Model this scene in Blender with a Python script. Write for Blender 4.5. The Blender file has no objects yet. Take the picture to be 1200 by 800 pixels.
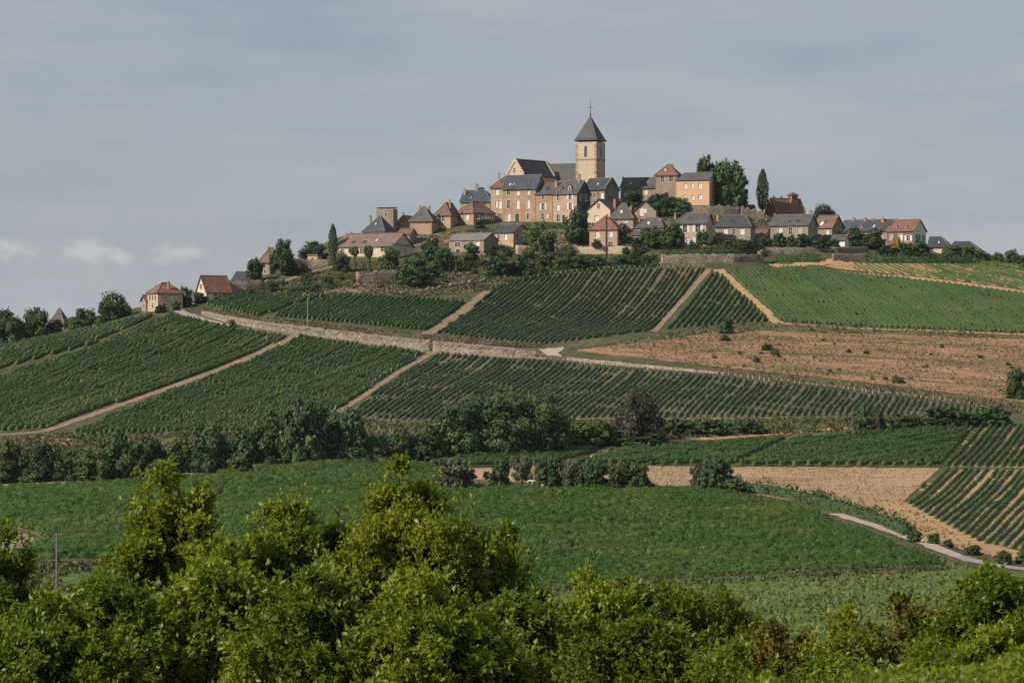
import bpy, math, random
import numpy as np

rng = np.random.default_rng(11)
random.seed(5)
scene = bpy.context.scene
COL = scene.collection

# ------------------------------------------------------------------ camera, sky, sun, exposure
FPX, YH, CX = 4000.0, 450.0, 600.0        # focal length in photo pixels, horizon row, centre column
cam_data = bpy.data.cameras.new('camera')
cam_data.sensor_width = 36.0
cam_data.lens = 36.0 * FPX / 1200.0
cam_data.shift_y = (YH - 400.0) / 1200.0
cam_data.clip_start = 0.5
cam_data.clip_end = 60000.0
cam_data.dof.use_dof = True
cam_data.dof.focus_distance = 850.0
cam_data.dof.aperture_fstop = 10.0
cam = bpy.data.objects.new('camera', cam_data)
COL.objects.link(cam)
cam.location = (0, 0, 0)
cam.rotation_euler = (math.radians(90), 0, 0)
scene.camera = cam

SUN_DIR = np.array([-0.84, -0.54])
SUN_DIR = SUN_DIR / np.linalg.norm(SUN_DIR)
SUN_EL = math.radians(36)
SUN_AZ = math.atan2(SUN_DIR[0], SUN_DIR[1])      # clockwise from +Y
sun_data = bpy.data.lights.new('sun', 'SUN')
sun_data.energy = 5.0
sun_data.angle = math.radians(0.6)
sun_data.color = (1.0, 0.90, 0.77)
sun = bpy.data.objects.new('sun', sun_data)
COL.objects.link(sun)
sun.rotation_euler = (math.pi / 2 - SUN_EL, 0, math.pi - SUN_AZ)

world = bpy.data.worlds.new('World')
scene.world = world
world.use_nodes = True
wn, wl = world.node_tree.nodes, world.node_tree.links
wn.clear()
def wnode(t, **k):
    n = wn.new(t)
    for a, b in k.items():
        setattr(n, a, b)
    return n
w_out = wnode('ShaderNodeOutputWorld')
w_bg = wnode('ShaderNodeBackground')
w_bg.inputs['Strength'].default_value = 0.069
w_sky = wnode('ShaderNodeTexSky', sky_type='NISHITA', sun_disc=False, sun_elevation=SUN_EL,
              sun_rotation=SUN_AZ % (2 * math.pi), altitude=200.0, air_density=1.0, dust_density=1.2, ozone_density=1.5)
# thin, high veil of stratus drawn out sideways; it goes on all round the sky
w_tc = wnode('ShaderNodeTexCoord')
def veil(scale, zscale, detail, seed, lo, hi):
    mp = wnode('ShaderNodeMapping')
    mp.inputs['Scale'].default_value = (scale, scale, zscale)
    mp.inputs['Location'].default_value = (seed, seed * 0.37, seed * 1.7)
    wl.new(w_tc.outputs['Generated'], mp.inputs['Vector'])
    nz = wnode('ShaderNodeTexNoise')
    nz.inputs['Scale'].default_value = 1.0
    nz.inputs['Detail'].default_value = detail
    nz.inputs['Roughness'].default_value = 0.55
    wl.new(mp.outputs['Vector'], nz.inputs['Vector'])
    mr = wnode('ShaderNodeMapRange')
    mr.inputs['From Min'].default_value = lo
    mr.inputs['From Max'].default_value = hi
    wl.new(nz.outputs['Fac'], mr.inputs['Value'])
    return mr.outputs['Result']
def wmath(op, a, b):
    m = wnode('ShaderNodeMath', operation=op)
    for i, v in enumerate((a, b)):
        if isinstance(v, (int, float)):
            m.inputs[i].default_value = v
        else:
            wl.new(v, m.inputs[i])
    return m.outputs[0]
def wmix(fac, a, b):
    m = wnode('ShaderNodeMix', data_type='RGBA')
    if isinstance(fac, (int, float)):
        m.inputs[0].default_value = fac
    else:
        wl.new(fac, m.inputs[0])
    for k, v in ((6, a), (7, b)):
        if isinstance(v, tuple):
            m.inputs[k].default_value = v
        else:
            wl.new(v, m.inputs[k])
    return m.outputs[2]
streak = wmath('MULTIPLY', veil(7.0, 52.0, 6.0, 3.1, 0.34, 0.68), 0.5)
broad = wmath('MULTIPLY', veil(9.0, 30.0, 6.0, 8.4, 0.36, 0.68), 0.5)
w_sep = wnode('ShaderNodeSeparateXYZ')
wl.new(w_tc.outputs['Generated'], w_sep.inputs[0])
slant = wmath('DIVIDE', 0.26, wmath('ADD', 1.0, wmath('MULTIPLY', wmath('MAXIMUM', w_sep.outputs['Z'], 0.0), 16.0)))   # the thin veil looks denser along slanting sight lines
veil_fac = wmath('MINIMUM', wmath('ADD', wmath('MULTIPLY', wmath('ADD', streak, broad), 0.88), slant), 1.0)
blue_sky = wmix(0.55, w_sky.outputs['Color'], (3.1, 4.05, 5.2, 1))
veiled = wmix(veil_fac, blue_sky, (5.85, 6.05, 6.45, 1))
# a few small fair-weather clouds low over the left horizon
puff_tex = veil(150.0, 210.0, 5.0, 5.5, 0.25, 0.75)
w_nrm = wnode('ShaderNodeVectorMath', operation='NORMALIZE')
wl.new(w_tc.outputs['Generated'], w_nrm.inputs[0])
puffs = None
for (px, py, rx, ry) in ((206, 296, 44, 18), (95, 293, 42, 20), (12, 290, 42, 18), (142, 300, 22, 12)):
    d = np.array([(px - CX) / FPX, 1.0, (YH - py) / FPX])
    d /= np.linalg.norm(d)
    sub = wnode('ShaderNodeVectorMath', operation='SUBTRACT')
    wl.new(w_nrm.outputs[0], sub.inputs[0])
    sub.inputs[1].default_value = tuple(d)
    mul = wnode('ShaderNodeVectorMath', operation='MULTIPLY')
    wl.new(sub.outputs[0], mul.inputs[0])
    mul.inputs[1].default_value = (FPX / rx, 6.0, FPX / ry)
    ln = wnode('ShaderNodeVectorMath', operation='LENGTH')
    wl.new(mul.outputs[0], ln.inputs[0])
    body = wmath('SUBTRACT', 1.0, ln.outputs['Value'])
    body = wmath('ADD', body, wmath('MULTIPLY', wmath('SUBTRACT', puff_tex, 0.5), 1.1))
    mr = wnode('ShaderNodeMapRange', interpolation_type='SMOOTHSTEP')
    mr.inputs['From Min'].default_value = 0.0
    mr.inputs['From Max'].default_value = 1.1
    mr.inputs['To Max'].default_value = 0.6
    wl.new(body, mr.inputs['Value'])
    puffs = mr.outputs['Result'] if puffs is None else wmath('MAXIMUM', puffs, mr.outputs['Result'])
final_sky = wmix(puffs, veiled, (7.9, 7.7, 7.6, 1))
wl.new(final_sky, w_bg.inputs['Color'])
wl.new(w_bg.outputs['Background'], w_out.inputs['Surface'])

scene.view_settings.view_transform = 'Standard'
scene.view_settings.look = 'None'
scene.view_settings.exposure = 0.2
scene.view_settings.gamma = 1.0
scene.render.engine = 'CYCLES'
scene.cycles.use_denoising = False
scene.cycles.max_bounces = 5
scene.cycles.diffuse_bounces = 3
scene.cycles.transmission_bounces = 3
scene.cycles.transparent_max_bounces = 4
scene.cycles.volume_bounces = 0
scene.cycles.sample_clamp_indirect = 3.0

# ------------------------------------------------------------------ terrain: one smooth height function
ctrl = []
def cpx(px, py, D):
    ctrl.append(((px - CX) / FPX * D, D, (YH - py) / FPX * D))
def cw(x, y, z):
    ctrl.append((x, y, z))
for xx in (-150, -60, 0, 60, 150):
    for yy, zz in ((-40, 0.5), (0, -1.9), (35, -5.0), (65, -9.2), (110, -15.0), (180, -21.5), (270, -25.4), (350, -26.2)):
        cw(xx, yy, zz - abs(xx) * 0.004)
COLUMNS = {
 -350: [(670, 440), (560, 580), (520, 645), (475, 720), (452, 780)],
 0: [(660, 440), (570, 560), (556, 578), (510, 642), (437, 728), (405, 775)],
 200: [(660, 440), (556, 570), (547, 585), (505, 642), (455, 705), (405, 762), (368, 802)],
 300: [(655, 442), (548, 572), (505, 638), (450, 710), (412, 760), (386, 783), (370, 798), (346, 832)],
 400: [(650, 445), (549, 566), (535, 592), (500, 637), (470, 675), (398, 776), (382, 792), (349, 833), (331, 850), (312, 876), (302, 892)],
 500: [(668, 436), (545, 570), (528, 598), (498, 638), (450, 705), (411, 767), (394, 785), (355, 838), (335, 855), (310, 880)],
 600: [(685, 430), (575, 536), (545, 580), (526, 605), (495, 642), (450, 712), (417, 762), (402, 782), (335, 868), (316, 886), (298, 897)],
 700: [(687, 428), (573, 538), (545, 578), (523, 610), (492, 648), (460, 700), (426, 756), (400, 782), (322, 882), (308, 893), (298, 899)],
 800: [(688, 425), (572, 540), (548, 575), (515, 622), (491, 652), (460, 702), (434, 748), (385, 832), (345, 870), (313, 894), (308, 898), (297, 901)],
 900: [(680, 425), (578, 535), (548, 577), (510, 634), (491, 652), (444, 738), (380, 836), (345, 870), (312, 902), (307, 908), (291, 916)],
 1000: [(672, 428), (607, 500), (582, 535), (548, 580), (503, 642), (490, 657), (458, 730), (425, 770), (386, 838), (345, 878), (318, 906), (306, 914), (291, 924)],
 1100: [(670, 430), (640, 460), (594, 520), (548, 580), (499, 645), (488, 662), (470, 715), (430, 770), (390, 834), (345, 880), (318, 910), (305, 925), (297, 935)],
 1200: [(672, 432), (647, 462), (550, 580), (498, 648), (484, 690), (440, 765), (395, 832), (345, 882), (314, 922), (304, 938)],
 1500: [(670, 435), (560, 580), (505, 660), (440, 770), (380, 850), (345, 900), (335, 930)],
}
for px, lst in COLUMNS.items():
    for (py, D) in lst:
        cpx(px, py, D)
# behind the crest the hill falls away to the plain
for px, D0, z0 in ((-350, 780, -4), (0, 775, 8.7), (200, 815, 17.0)):
    X = (px - CX) / FPX * D0
    cw(X, D0 + 50, z0 - 3.5); cw(X, D0 + 140, z0 - 14); cw(X, D0 + 260, -22); cw(X, D0 + 400, -27)
for X, pts in ((-75, ((900, 22), (960, 14), (1060, -8), (1200, -26))),
               (-45, ((920, 40), (960, 38), (1030, 18), (1120, -10), (1250, -27))),
               (-10, ((958, 48), (985, 51), (1020, 46), (1100, 10), (1250, -27))),
               (30, ((985, 52.0), (1005, 51), (1040, 44), (1110, 10), (1250, -27))),
               (70, ((950, 47), (985, 50), (1020, 44), (1100, 10), (1250, -27))),
               (105, ((960, 37.5), (990, 36), (1040, 26), (1120, 0), (1250, -27))),
               (145, ((960, 33.5), (1000, 27), (1100, 0), (1250, -27))),
               (220, ((980, 22), (1080, 0), (1250, -27))),
               (-240, ((1000, -22), (1200, -27))), (-240, ((500, -22), (700, -14)))):
    for (yy, zz) in pts:
        cw(X, yy, zz)
# points under individual buildings (photo column, photo row of the wall foot, distance)
for p in ((392, 303, 896), (460, 303, 890), (483, 300, 896), (480, 275, 922), (508, 275, 921), (530, 267, 926), (556, 264, 927),
          (576, 262, 932), (628, 262, 929), (676, 261.5, 927), (526, 297, 900), (567, 297, 896), (602, 292, 904),
          (702, 264, 926), (742, 269, 921), (692, 288.6, 906), (724, 288.6, 903), (728, 233, 972), (793, 240.5, 963), (831, 240, 959),
          (756, 258, 940), (777, 274, 915), (791, 288.5, 911), (827, 288.5, 908), (840, 282.5, 917), (880, 282.5, 914),
          (900, 258, 972), (910, 258, 966), (904, 284.5, 920), (947, 284.5, 917), (975, 280.5, 925), (991, 287, 940), (1070, 287, 934),
          (1090, 297, 943), (1112, 298, 945), (1150, 302, 946), (170, 366, 812), (185, 365, 806), (212, 361, 813), (229, 349.5, 828), (242, 349.5, 823),
          (268, 347, 830), (227, 357, 817), (302, 323, 857), (316, 322, 855), (292, 335, 846), (66, 390, 829), (372, 309, 880), (345, 320, 868),
          (700, 245, 955), (690, 236, 968), (640, 237, 975), (441, 285, 918)):
    cpx(*p)
ctrl = np.array(ctrl)
CS = 100.0
def tps(r2):
    return 0.5 * r2 * np.log(np.maximum(r2, 1e-12))
_P = ctrl[:, :2] / CS
_n = len(_P)
_K = tps(((_P[:, None, :] - _P[None, :, :]) ** 2).sum(-1)) + np.eye(_n) * 0.0012
_A = np.zeros((_n + 3, _n + 3))
_A[:_n, :_n] = _K
_A[:_n, _n] = 1
_A[:_n, _n + 1:] = _P
_A[_n:, :_n] = _A[:_n, _n:].T
_W = np.linalg.solve(_A, np.concatenate([ctrl[:, 2], np.zeros(3)]))
STEP = 2.5
GX = np.arange(-260.0, 260.01, STEP)
GY = np.arange(-60.0, 1300.01, STEP)
GZ = np.zeros((len(GY), len(GX)))
for j, y in enumerate(GY):
    r2 = (GX[:, None] / CS - _P[None, :, 0]) ** 2 + (y / CS - _P[None, :, 1]) ** 2
    GZ[j] = tps(r2) @ _W[:_n] + _W[_n] + _W[_n + 1] * GX / CS + _W[_n + 2] * y / CS
GZ = np.maximum(GZ, -31.0)
def height(x, y):
    x = np.clip(np.asarray(x, float), GX[0], GX[-1] - 1e-6)
    y = np.clip(np.asarray(y, float), GY[0], GY[-1] - 1e-6)
    fx = (x - GX[0]) / STEP
    fy = (y - GY[0]) / STEP
    ix = fx.astype(int); iy = fy.astype(int)
    ux = fx - ix; uy = fy - iy
    return (GZ[iy, ix] * (1 - ux) * (1 - uy) + GZ[iy, ix + 1] * ux * (1 - uy)
            + GZ[iy + 1, ix] * (1 - ux) * uy + GZ[iy + 1, ix + 1] * ux * uy)
_DS = np.arange(250.0, 1080.0, 1.0)
def ground_at(px, py):
    """where the sight line through a photo pixel meets the ground"""
    xs = (px - CX) / FPX * _DS
    gap = (YH - py) / FPX * _DS - height(xs, _DS)
    hit = np.where(gap <= 0)[0]
    i = hit[0] if len(hit) else int(np.argmin(gap / _DS))
    D = _DS[i]
    if len(hit) and i > 0:
        g0, g1 = gap[i - 1], gap[i]
        D = _DS[i - 1] + g0 / (g0 - g1 + 1e-9)
    x = (px - CX) / FPX * D
    return np.array([x, D, float(height(x, D))])
def path_at(pts, every=12.0):
    out = []
    for (a, b) in zip(pts[:-1], pts[1:]):
        n = max(1, int(math.hypot(b[0] - a[0], b[1] - a[1]) / every))
        for k in range(n):
            t = k / n
            out.append(ground_at(a[0] + (b[0] - a[0]) * t, a[1] + (b[1] - a[1]) * t))
    out.append(ground_at(*pts[-1]))
    return np.array(out)
# ------------------------------------------------------------------ helpers
def link(o, parent=None):
    COL.objects.link(o)
    if parent is not None:
        o.parent = parent
    return o
def mesh_np(name, verts, quads=None, tris=None, smooth=False):
    verts = np.asarray(verts, np.float32).reshape(-1, 3)
    q = np.asarray(quads, np.int32).reshape(-1, 4) if quads is not None and len(quads) else np.zeros((0, 4), np.int32)
    t = np.asarray(tris, np.int32).reshape(-1, 3) if tris is not None and len(tris) else np.zeros((0, 3), np.int32)
    me = bpy.data.meshes.new(name)
    me.vertices.add(len(verts))
    me.vertices.foreach_set('co', verts.ravel())
    loops = np.concatenate([q.ravel(), t.ravel()]).astype(np.int32)
    me.loops.add(len(loops))
    me.loops.foreach_set('vertex_index', loops)
    me.polygons.add(len(q) + len(t))
    starts = np.concatenate([np.arange(len(q)) * 4, len(q) * 4 + np.arange(len(t)) * 3]).astype(np.int32)
    me.polygons.foreach_set('loop_start', starts)
    if smooth:
        me.polygons.foreach_set('use_smooth', np.ones(len(q) + len(t), bool))
    me.update(calc_edges=True)
    me.validate()
    return me
def obj(name, me, mat, parent=None):
    o = bpy.data.objects.new(name, me)
    if mat is not None and len(me.materials) == 0:
        me.materials.append(mat)
    return link(o, parent)
def tag(o, label=None, cat=None, group=None, kind=None):
    if label: o['label'] = label
    if cat: o['category'] = cat
    if group: o['group'] = group
    if kind: o['kind'] = kind
    return o
def empty(name, loc, rz=0.0):
    o = bpy.data.objects.new(name, None)
    o.empty_display_size = 0.5
    o.location = [float(v) for v in loc]
    o.rotation_euler = (0, 0, rz)
    return link(o)
class MB:
    """collects faces, then becomes one mesh object"""
    def __init__(s):
        s.v, s.f = [], []
    def poly(s, *pts):
        n = len(s.v)
        s.v += [tuple(map(float, p)) for p in pts]
        s.f.append(list(range(n, n + len(pts))))
    def box(s, x0, x1, y0, y1, z0, z1):
        a = [(x0, y0, z0), (x1, y0, z0), (x1, y1, z0), (x0, y1, z0), (x0, y0, z1), (x1, y0, z1), (x1, y1, z1), (x0, y1, z1)]
        n = len(s.v)
        s.v += a
        for f in ((0, 3, 2, 1), (4, 5, 6, 7), (0, 1, 5, 4), (1, 2, 6, 5), (2, 3, 7, 6), (3, 0, 4, 7)):
            s.f.append([n + i for i in f])
    def solid(s, pts, faces, t):
        """a sheet of faces given a thickness t downwards"""
        n, m = len(s.v), len(pts)
        s.v += [tuple(p) for p in pts] + [(p[0], p[1], p[2] - t) for p in pts]
        edges = {}
        for f in faces:
            s.f.append([n + i for i in f])
            s.f.append([n + m + i for i in reversed(f)])
            for a, b in zip(f, f[1:] + f[:1]):
                edges[(a, b)] = 1
        for (a, b) in edges:
            if (b, a) not in edges:
                s.f.append([n + b, n + a, n + m + a, n + m + b])
    def tube(s, p0, p1, r0, r1, sides=6, cap=True):
        p0, p1 = np.array(p0, float), np.array(p1, float)
        d = p1 - p0
        d /= np.linalg.norm(d) + 1e-9
        a = np.cross(d, (0, 0, 1)) if abs(d[2]) < 0.9 else np.cross(d, (1, 0, 0))
        a /= np.linalg.norm(a)
        b = np.cross(d, a)
        n = len(s.v)
        for k in range(sides):
            w = 2 * math.pi * k / sides
            o = a * math.cos(w) + b * math.sin(w)
            s.v.append(tuple(p0 + o * r0)); s.v.append(tuple(p1 + o * r1))
        for k in range(sides):
            i, j = n + 2 * k, n + 2 * ((k + 1) % sides)
            s.f.append([i, j, j + 1, i + 1])
        if cap:
            s.f.append([n + 2 * k + 1 for k in range(sides)])
            s.f.append([n + 2 * k for k in reversed(range(sides))])
    def build(s, name, mat, parent=None):
        me = bpy.data.meshes.new(name)
        me.from_pydata(s.v, [], s.f)
        me.update()
        return obj(name, me, mat, parent)

# ------------------------------------------------------------------ materials
def new_mat(name):
    m = bpy.data.materials.new(name)
    m.use_nodes = True
    nt = m.node_tree
    for n in list(nt.nodes):
        nt.nodes.remove(n)
    out = nt.nodes.new('ShaderNodeOutputMaterial')
    return m, nt, out
def nd(nt, t, **k):
    n = nt.nodes.new(t)
    for a, b in k.items():
        setattr(n, a, b)
    return n
def mixc(nt, fac, a, b, blend='MIX'):
    m = nt.nodes.new('ShaderNodeMix')
    m.data_type = 'RGBA'
    m.blend_type = blend
    for k, v in ((0, fac), (6, a), (7, b)):
        if hasattr(v, 'is_output'):
            nt.links.new(v, m.inputs[k])
        elif k == 0:
            m.inputs[0].default_value = v
        else:
            m.inputs[k].default_value = (v[0], v[1], v[2], 1)
    return m.outputs[2]
def noise_fac(nt, vec, scale, lo, hi, detail=4.0, rough=0.6, stretch=None, offset=0.0):
    if stretch is not None or offset:
        mp = nd(nt, 'ShaderNodeMapping')
        mp.inputs['Scale'].default_value = stretch or (1, 1, 1)
        mp.inputs['Location'].default_value = (offset, offset * 0.7, offset * 1.3)
        nt.links.new(vec, mp.inputs['Vector'])
        vec = mp.outputs['Vector']
    nz = nd(nt, 'ShaderNodeTexNoise')
    nz.inputs['Scale'].default_value = scale
    nz.inputs['Detail'].default_value = detail
    nz.inputs['Roughness'].default_value = rough
    nt.links.new(vec, nz.inputs['Vector'])
    mr = nd(nt, 'ShaderNodeMapRange')
    mr.inputs['From Min'].default_value = lo
    mr.inputs['From Max'].default_value = hi
    nt.links.new(nz.outputs['Fac'], mr.inputs['Value'])
    return mr.outputs['Result'], nz.outputs['Fac']
def earth_mat(name, base, layers, rough=0.95, bump=0.3, bump_scale=1.5, spec=0.15):
    """base colour, then (colour, scale, lo, hi, stretch, strength) noise layers over it; world positions"""
    m, nt, out = new_mat(name)
    geo = nd(nt, 'ShaderNodeNewGeometry')
    col = base
    for i, (c, sc, lo, hi, st, k) in enumerate(layers):
        f, _ = noise_fac(nt, geo.outputs['Position'], sc, lo, hi, 5.0, 0.62, st, 3.7 * (i + 1))
        mm = nd(nt, 'ShaderNodeMath', operation='MULTIPLY')
        nt.links.new(f, mm.inputs[0]); mm.inputs[1].default_value = k
        col = mixc(nt, mm.outputs[0], col, c)
    b = nd(nt, 'ShaderNodeBsdfPrincipled')
    if isinstance(col, tuple):
        b.inputs['Base Color'].default_value = (*col, 1)
    else:
        nt.links.new(col, b.inputs['Base Color'])
    b.inputs['Roughness'].default_value = rough
    b.inputs['Specular IOR Level'].default_value = spec
    if bump:
        _, raw = noise_fac(nt, geo.outputs['Position'], bump_scale, 0, 1, 6.0, 0.65)
        bp = nd(nt, 'ShaderNodeBump')
        bp.inputs['Strength'].default_value = bump
        bp.inputs['Distance'].default_value = 0.4
        nt.links.new(raw, bp.inputs['Height'])
        nt.links.new(bp.outputs['Normal'], b.inputs['Normal'])
    nt.links.new(b.outputs[0], out.inputs['Surface'])
    return m
def leaf_mat(name, dark, light, yellow, big=0.08, small=1.4, trans=0.25, ylw=0.35, rough=0.6, spec=0.25, obj_var=0.25):
    """foliage: per-leaf, per-clump and per-plant variation between three greens, with light passing through the leaves"""
    m, nt, out = new_mat(name)
    geo = nd(nt, 'ShaderNodeNewGeometry')
    oi = nd(nt, 'ShaderNodeObjectInfo')
    f1, _ = noise_fac(nt, geo.outputs['Position'], small, 0.3, 0.7, 3.0)
    f2, _ = noise_fac(nt, geo.outputs['Position'], big, 0.42, 0.68, 4.0, 0.6, None, 11.0)
    a = nd(nt, 'ShaderNodeMath', operation='ADD')
    h1 = nd(nt, 'ShaderNodeMath', operation='MULTIPLY'); nt.links.new(f1, h1.inputs[0]); h1.inputs[1].default_value = 0.45
    h2 = nd(nt, 'ShaderNodeMath', operation='MULTIPLY'); nt.links.new(geo.outputs['Random Per Island'], h2.inputs[0]); h2.inputs[1].default_value = 0.55
    nt.links.new(h1.outputs[0], a.inputs[0]); nt.links.new(h2.outputs[0], a.inputs[1])
    col = mixc(nt, a.outputs[0], dark, light)
    h3 = nd(nt, 'ShaderNodeMath', operation='MULTIPLY'); nt.links.new(f2, h3.inputs[0]); h3.inputs[1].default_value = ylw
    col = mixc(nt, h3.outputs[0], col, yellow)
    hsv = nd(nt, 'ShaderNodeHueSaturation')
    mr = nd(nt, 'ShaderNodeMapRange')
    mr.inputs['To Min'].default_value = 1.0 - obj_var
    mr.inputs['To Max'].default_value = 1.0 + obj_var
    nt.links.new(oi.outputs['Random'], mr.inputs['Value'])
    nt.links.new(mr.outputs['Result'], hsv.inputs['Value'])
    mh = nd(nt, 'ShaderNodeMapRange')
    mh.inputs['To Min'].default_value = 0.5 - 0.05 * obj_var
    mh.inputs['To Max'].default_value = 0.5 + 0.05 * obj_var
    fr = nd(nt, 'ShaderNodeMath', operation='FRACT')
    m7 = nd(nt, 'ShaderNodeMath', operation='MULTIPLY'); m7.inputs[1].default_value = 7.31
    nt.links.new(oi.outputs['Random'], m7.inputs[0]); nt.links.new(m7.outputs[0], fr.inputs[0]); nt.links.new(fr.outputs[0], mh.inputs['Value'])
    nt.links.new(mh.outputs['Result'], hsv.inputs['Hue'])
    nt.links.new(col, hsv.inputs['Color'])
    b = nd(nt, 'ShaderNodeBsdfPrincipled')
    nt.links.new(hsv.outputs['Color'], b.inputs['Base Color'])
    b.inputs['Roughness'].default_value = rough
    b.inputs['Specular IOR Level'].default_value = spec
    if trans > 0:
        tr = nd(nt, 'ShaderNodeBsdfTranslucent')
        tc = mixc(nt, 0.45, hsv.outputs['Color'], yellow)
        nt.links.new(tc, tr.inputs['Color'])
        mx = nd(nt, 'ShaderNodeMixShader')
        mx.inputs[0].default_value = trans
        nt.links.new(b.outputs[0], mx.inputs[1]); nt.links.new(tr.outputs[0], mx.inputs[2])
        nt.links.new(mx.outputs[0], out.inputs['Surface'])
    else:
        nt.links.new(b.outputs[0], out.inputs['Surface'])
    return m
def stone_mat(name, base, dark, light, course=0.0, patch=0.45, bump=0.5, scale=1.0, rough=0.9, rust=0.0):
    """weathered masonry or render: stone-sized blotches, damp stains and a fine relief"""
    m, nt, out = new_mat(name)
    tc = nd(nt, 'ShaderNodeTexCoord')
    oi = nd(nt, 'ShaderNodeObjectInfo')
    off = nd(nt, 'ShaderNodeVectorMath', operation='SCALE')
    comb = nd(nt, 'ShaderNodeCombineXYZ')
    for i in range(3):
        nt.links.new(oi.outputs['Random'], comb.inputs[i])
    nt.links.new(comb.outputs[0], off.inputs[0]); off.inputs['Scale'].default_value = 40.0
    add = nd(nt, 'ShaderNodeVectorMath', operation='ADD')
    nt.links.new(tc.outputs['Object'], add.inputs[0]); nt.links.new(off.outputs[0], add.inputs[1])
    vec = add.outputs[0]
    f1, raw1 = noise_fac(nt, vec, 0.9 * scale, 0.35, 0.7, 5.0)
    col = mixc(nt, f1, base, light)
    f2, _ = noise_fac(nt, vec, 0.35 * scale, 0.44, 0.66, 5.0, 0.65, (1, 1, 0.6), 9.0)
    k = nd(nt, 'ShaderNodeMath', operation='MULTIPLY'); nt.links.new(f2, k.inputs[0]); k.inputs[1].default_value = patch
    col = mixc(nt, k.outputs[0], col, dark)
    if rust > 0:
        fr, _ = noise_fac(nt, vec, 0.5, 0.46, 0.64, 4.0, 0.6, None, 21.0)
        kr = nd(nt, 'ShaderNodeMath', operation='MULTIPLY'); nt.links.new(fr, kr.inputs[0]); kr.inputs[1].default_value = rust
        col = mixc(nt, kr.outputs[0], col, (base[0] * 1.0, base[1] * 0.74, base[2] * 0.62))
    vo = nd(nt, 'ShaderNodeTexVoronoi')
    vo.inputs['Scale'].default_value = 2.1 * scale
    mp = nd(nt, 'ShaderNodeMapping'); mp.inputs['Scale'].default_value = (1, 1, 1.7)
    nt.links.new(vec, mp.inputs['Vector']); nt.links.new(mp.outputs[0], vo.inputs['Vector'])
    sep = nd(nt, 'ShaderNodeSeparateColor')
    nt.links.new(vo.outputs['Color'], sep.inputs[0])
    if course > 0:
        k2 = nd(nt, 'ShaderNodeMath', operation='MULTIPLY'); nt.links.new(sep.outputs[0], k2.inputs[0]); k2.inputs[1].default_value = course
        col = mixc(nt, k2.outputs[0], col, dark)
        k3 = nd(nt, 'ShaderNodeMath', operation='MULTIPLY'); nt.links.new(sep.outputs[1], k3.inputs[0]); k3.inputs[1].default_value = course * 0.6
        col = mixc(nt, k3.outputs[0], col, light)
    b = nd(nt, 'ShaderNodeBsdfPrincipled')
    nt.links.new(col, b.inputs['Base Color'])
    b.inputs['Roughness'].default_value = rough
    b.inputs['Specular IOR Level'].default_value = 0.2
    bp = nd(nt, 'ShaderNodeBump')
    bp.inputs['Strength'].default_value = bump
    bp.inputs['Distance'].default_value = 0.12
    nz = nd(nt, 'ShaderNodeTexNoise'); nz.inputs['Scale'].default_value = 3.0 * scale; nz.inputs['Detail'].default_value = 6
    nt.links.new(vec, nz.inputs['Vector'])
    ad = nd(nt, 'ShaderNodeMath', operation='ADD')
    nt.links.new(nz.outputs['Fac'], ad.inputs[0]); nt.links.new(vo.outputs['Distance'], ad.inputs[1])
    nt.links.new(ad.outputs[0], bp.inputs['Height'])
    nt.links.new(bp.outputs['Normal'], b.inputs['Normal'])
    nt.links.new(b.outputs[0], out.inputs['Surface'])
    return m
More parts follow.
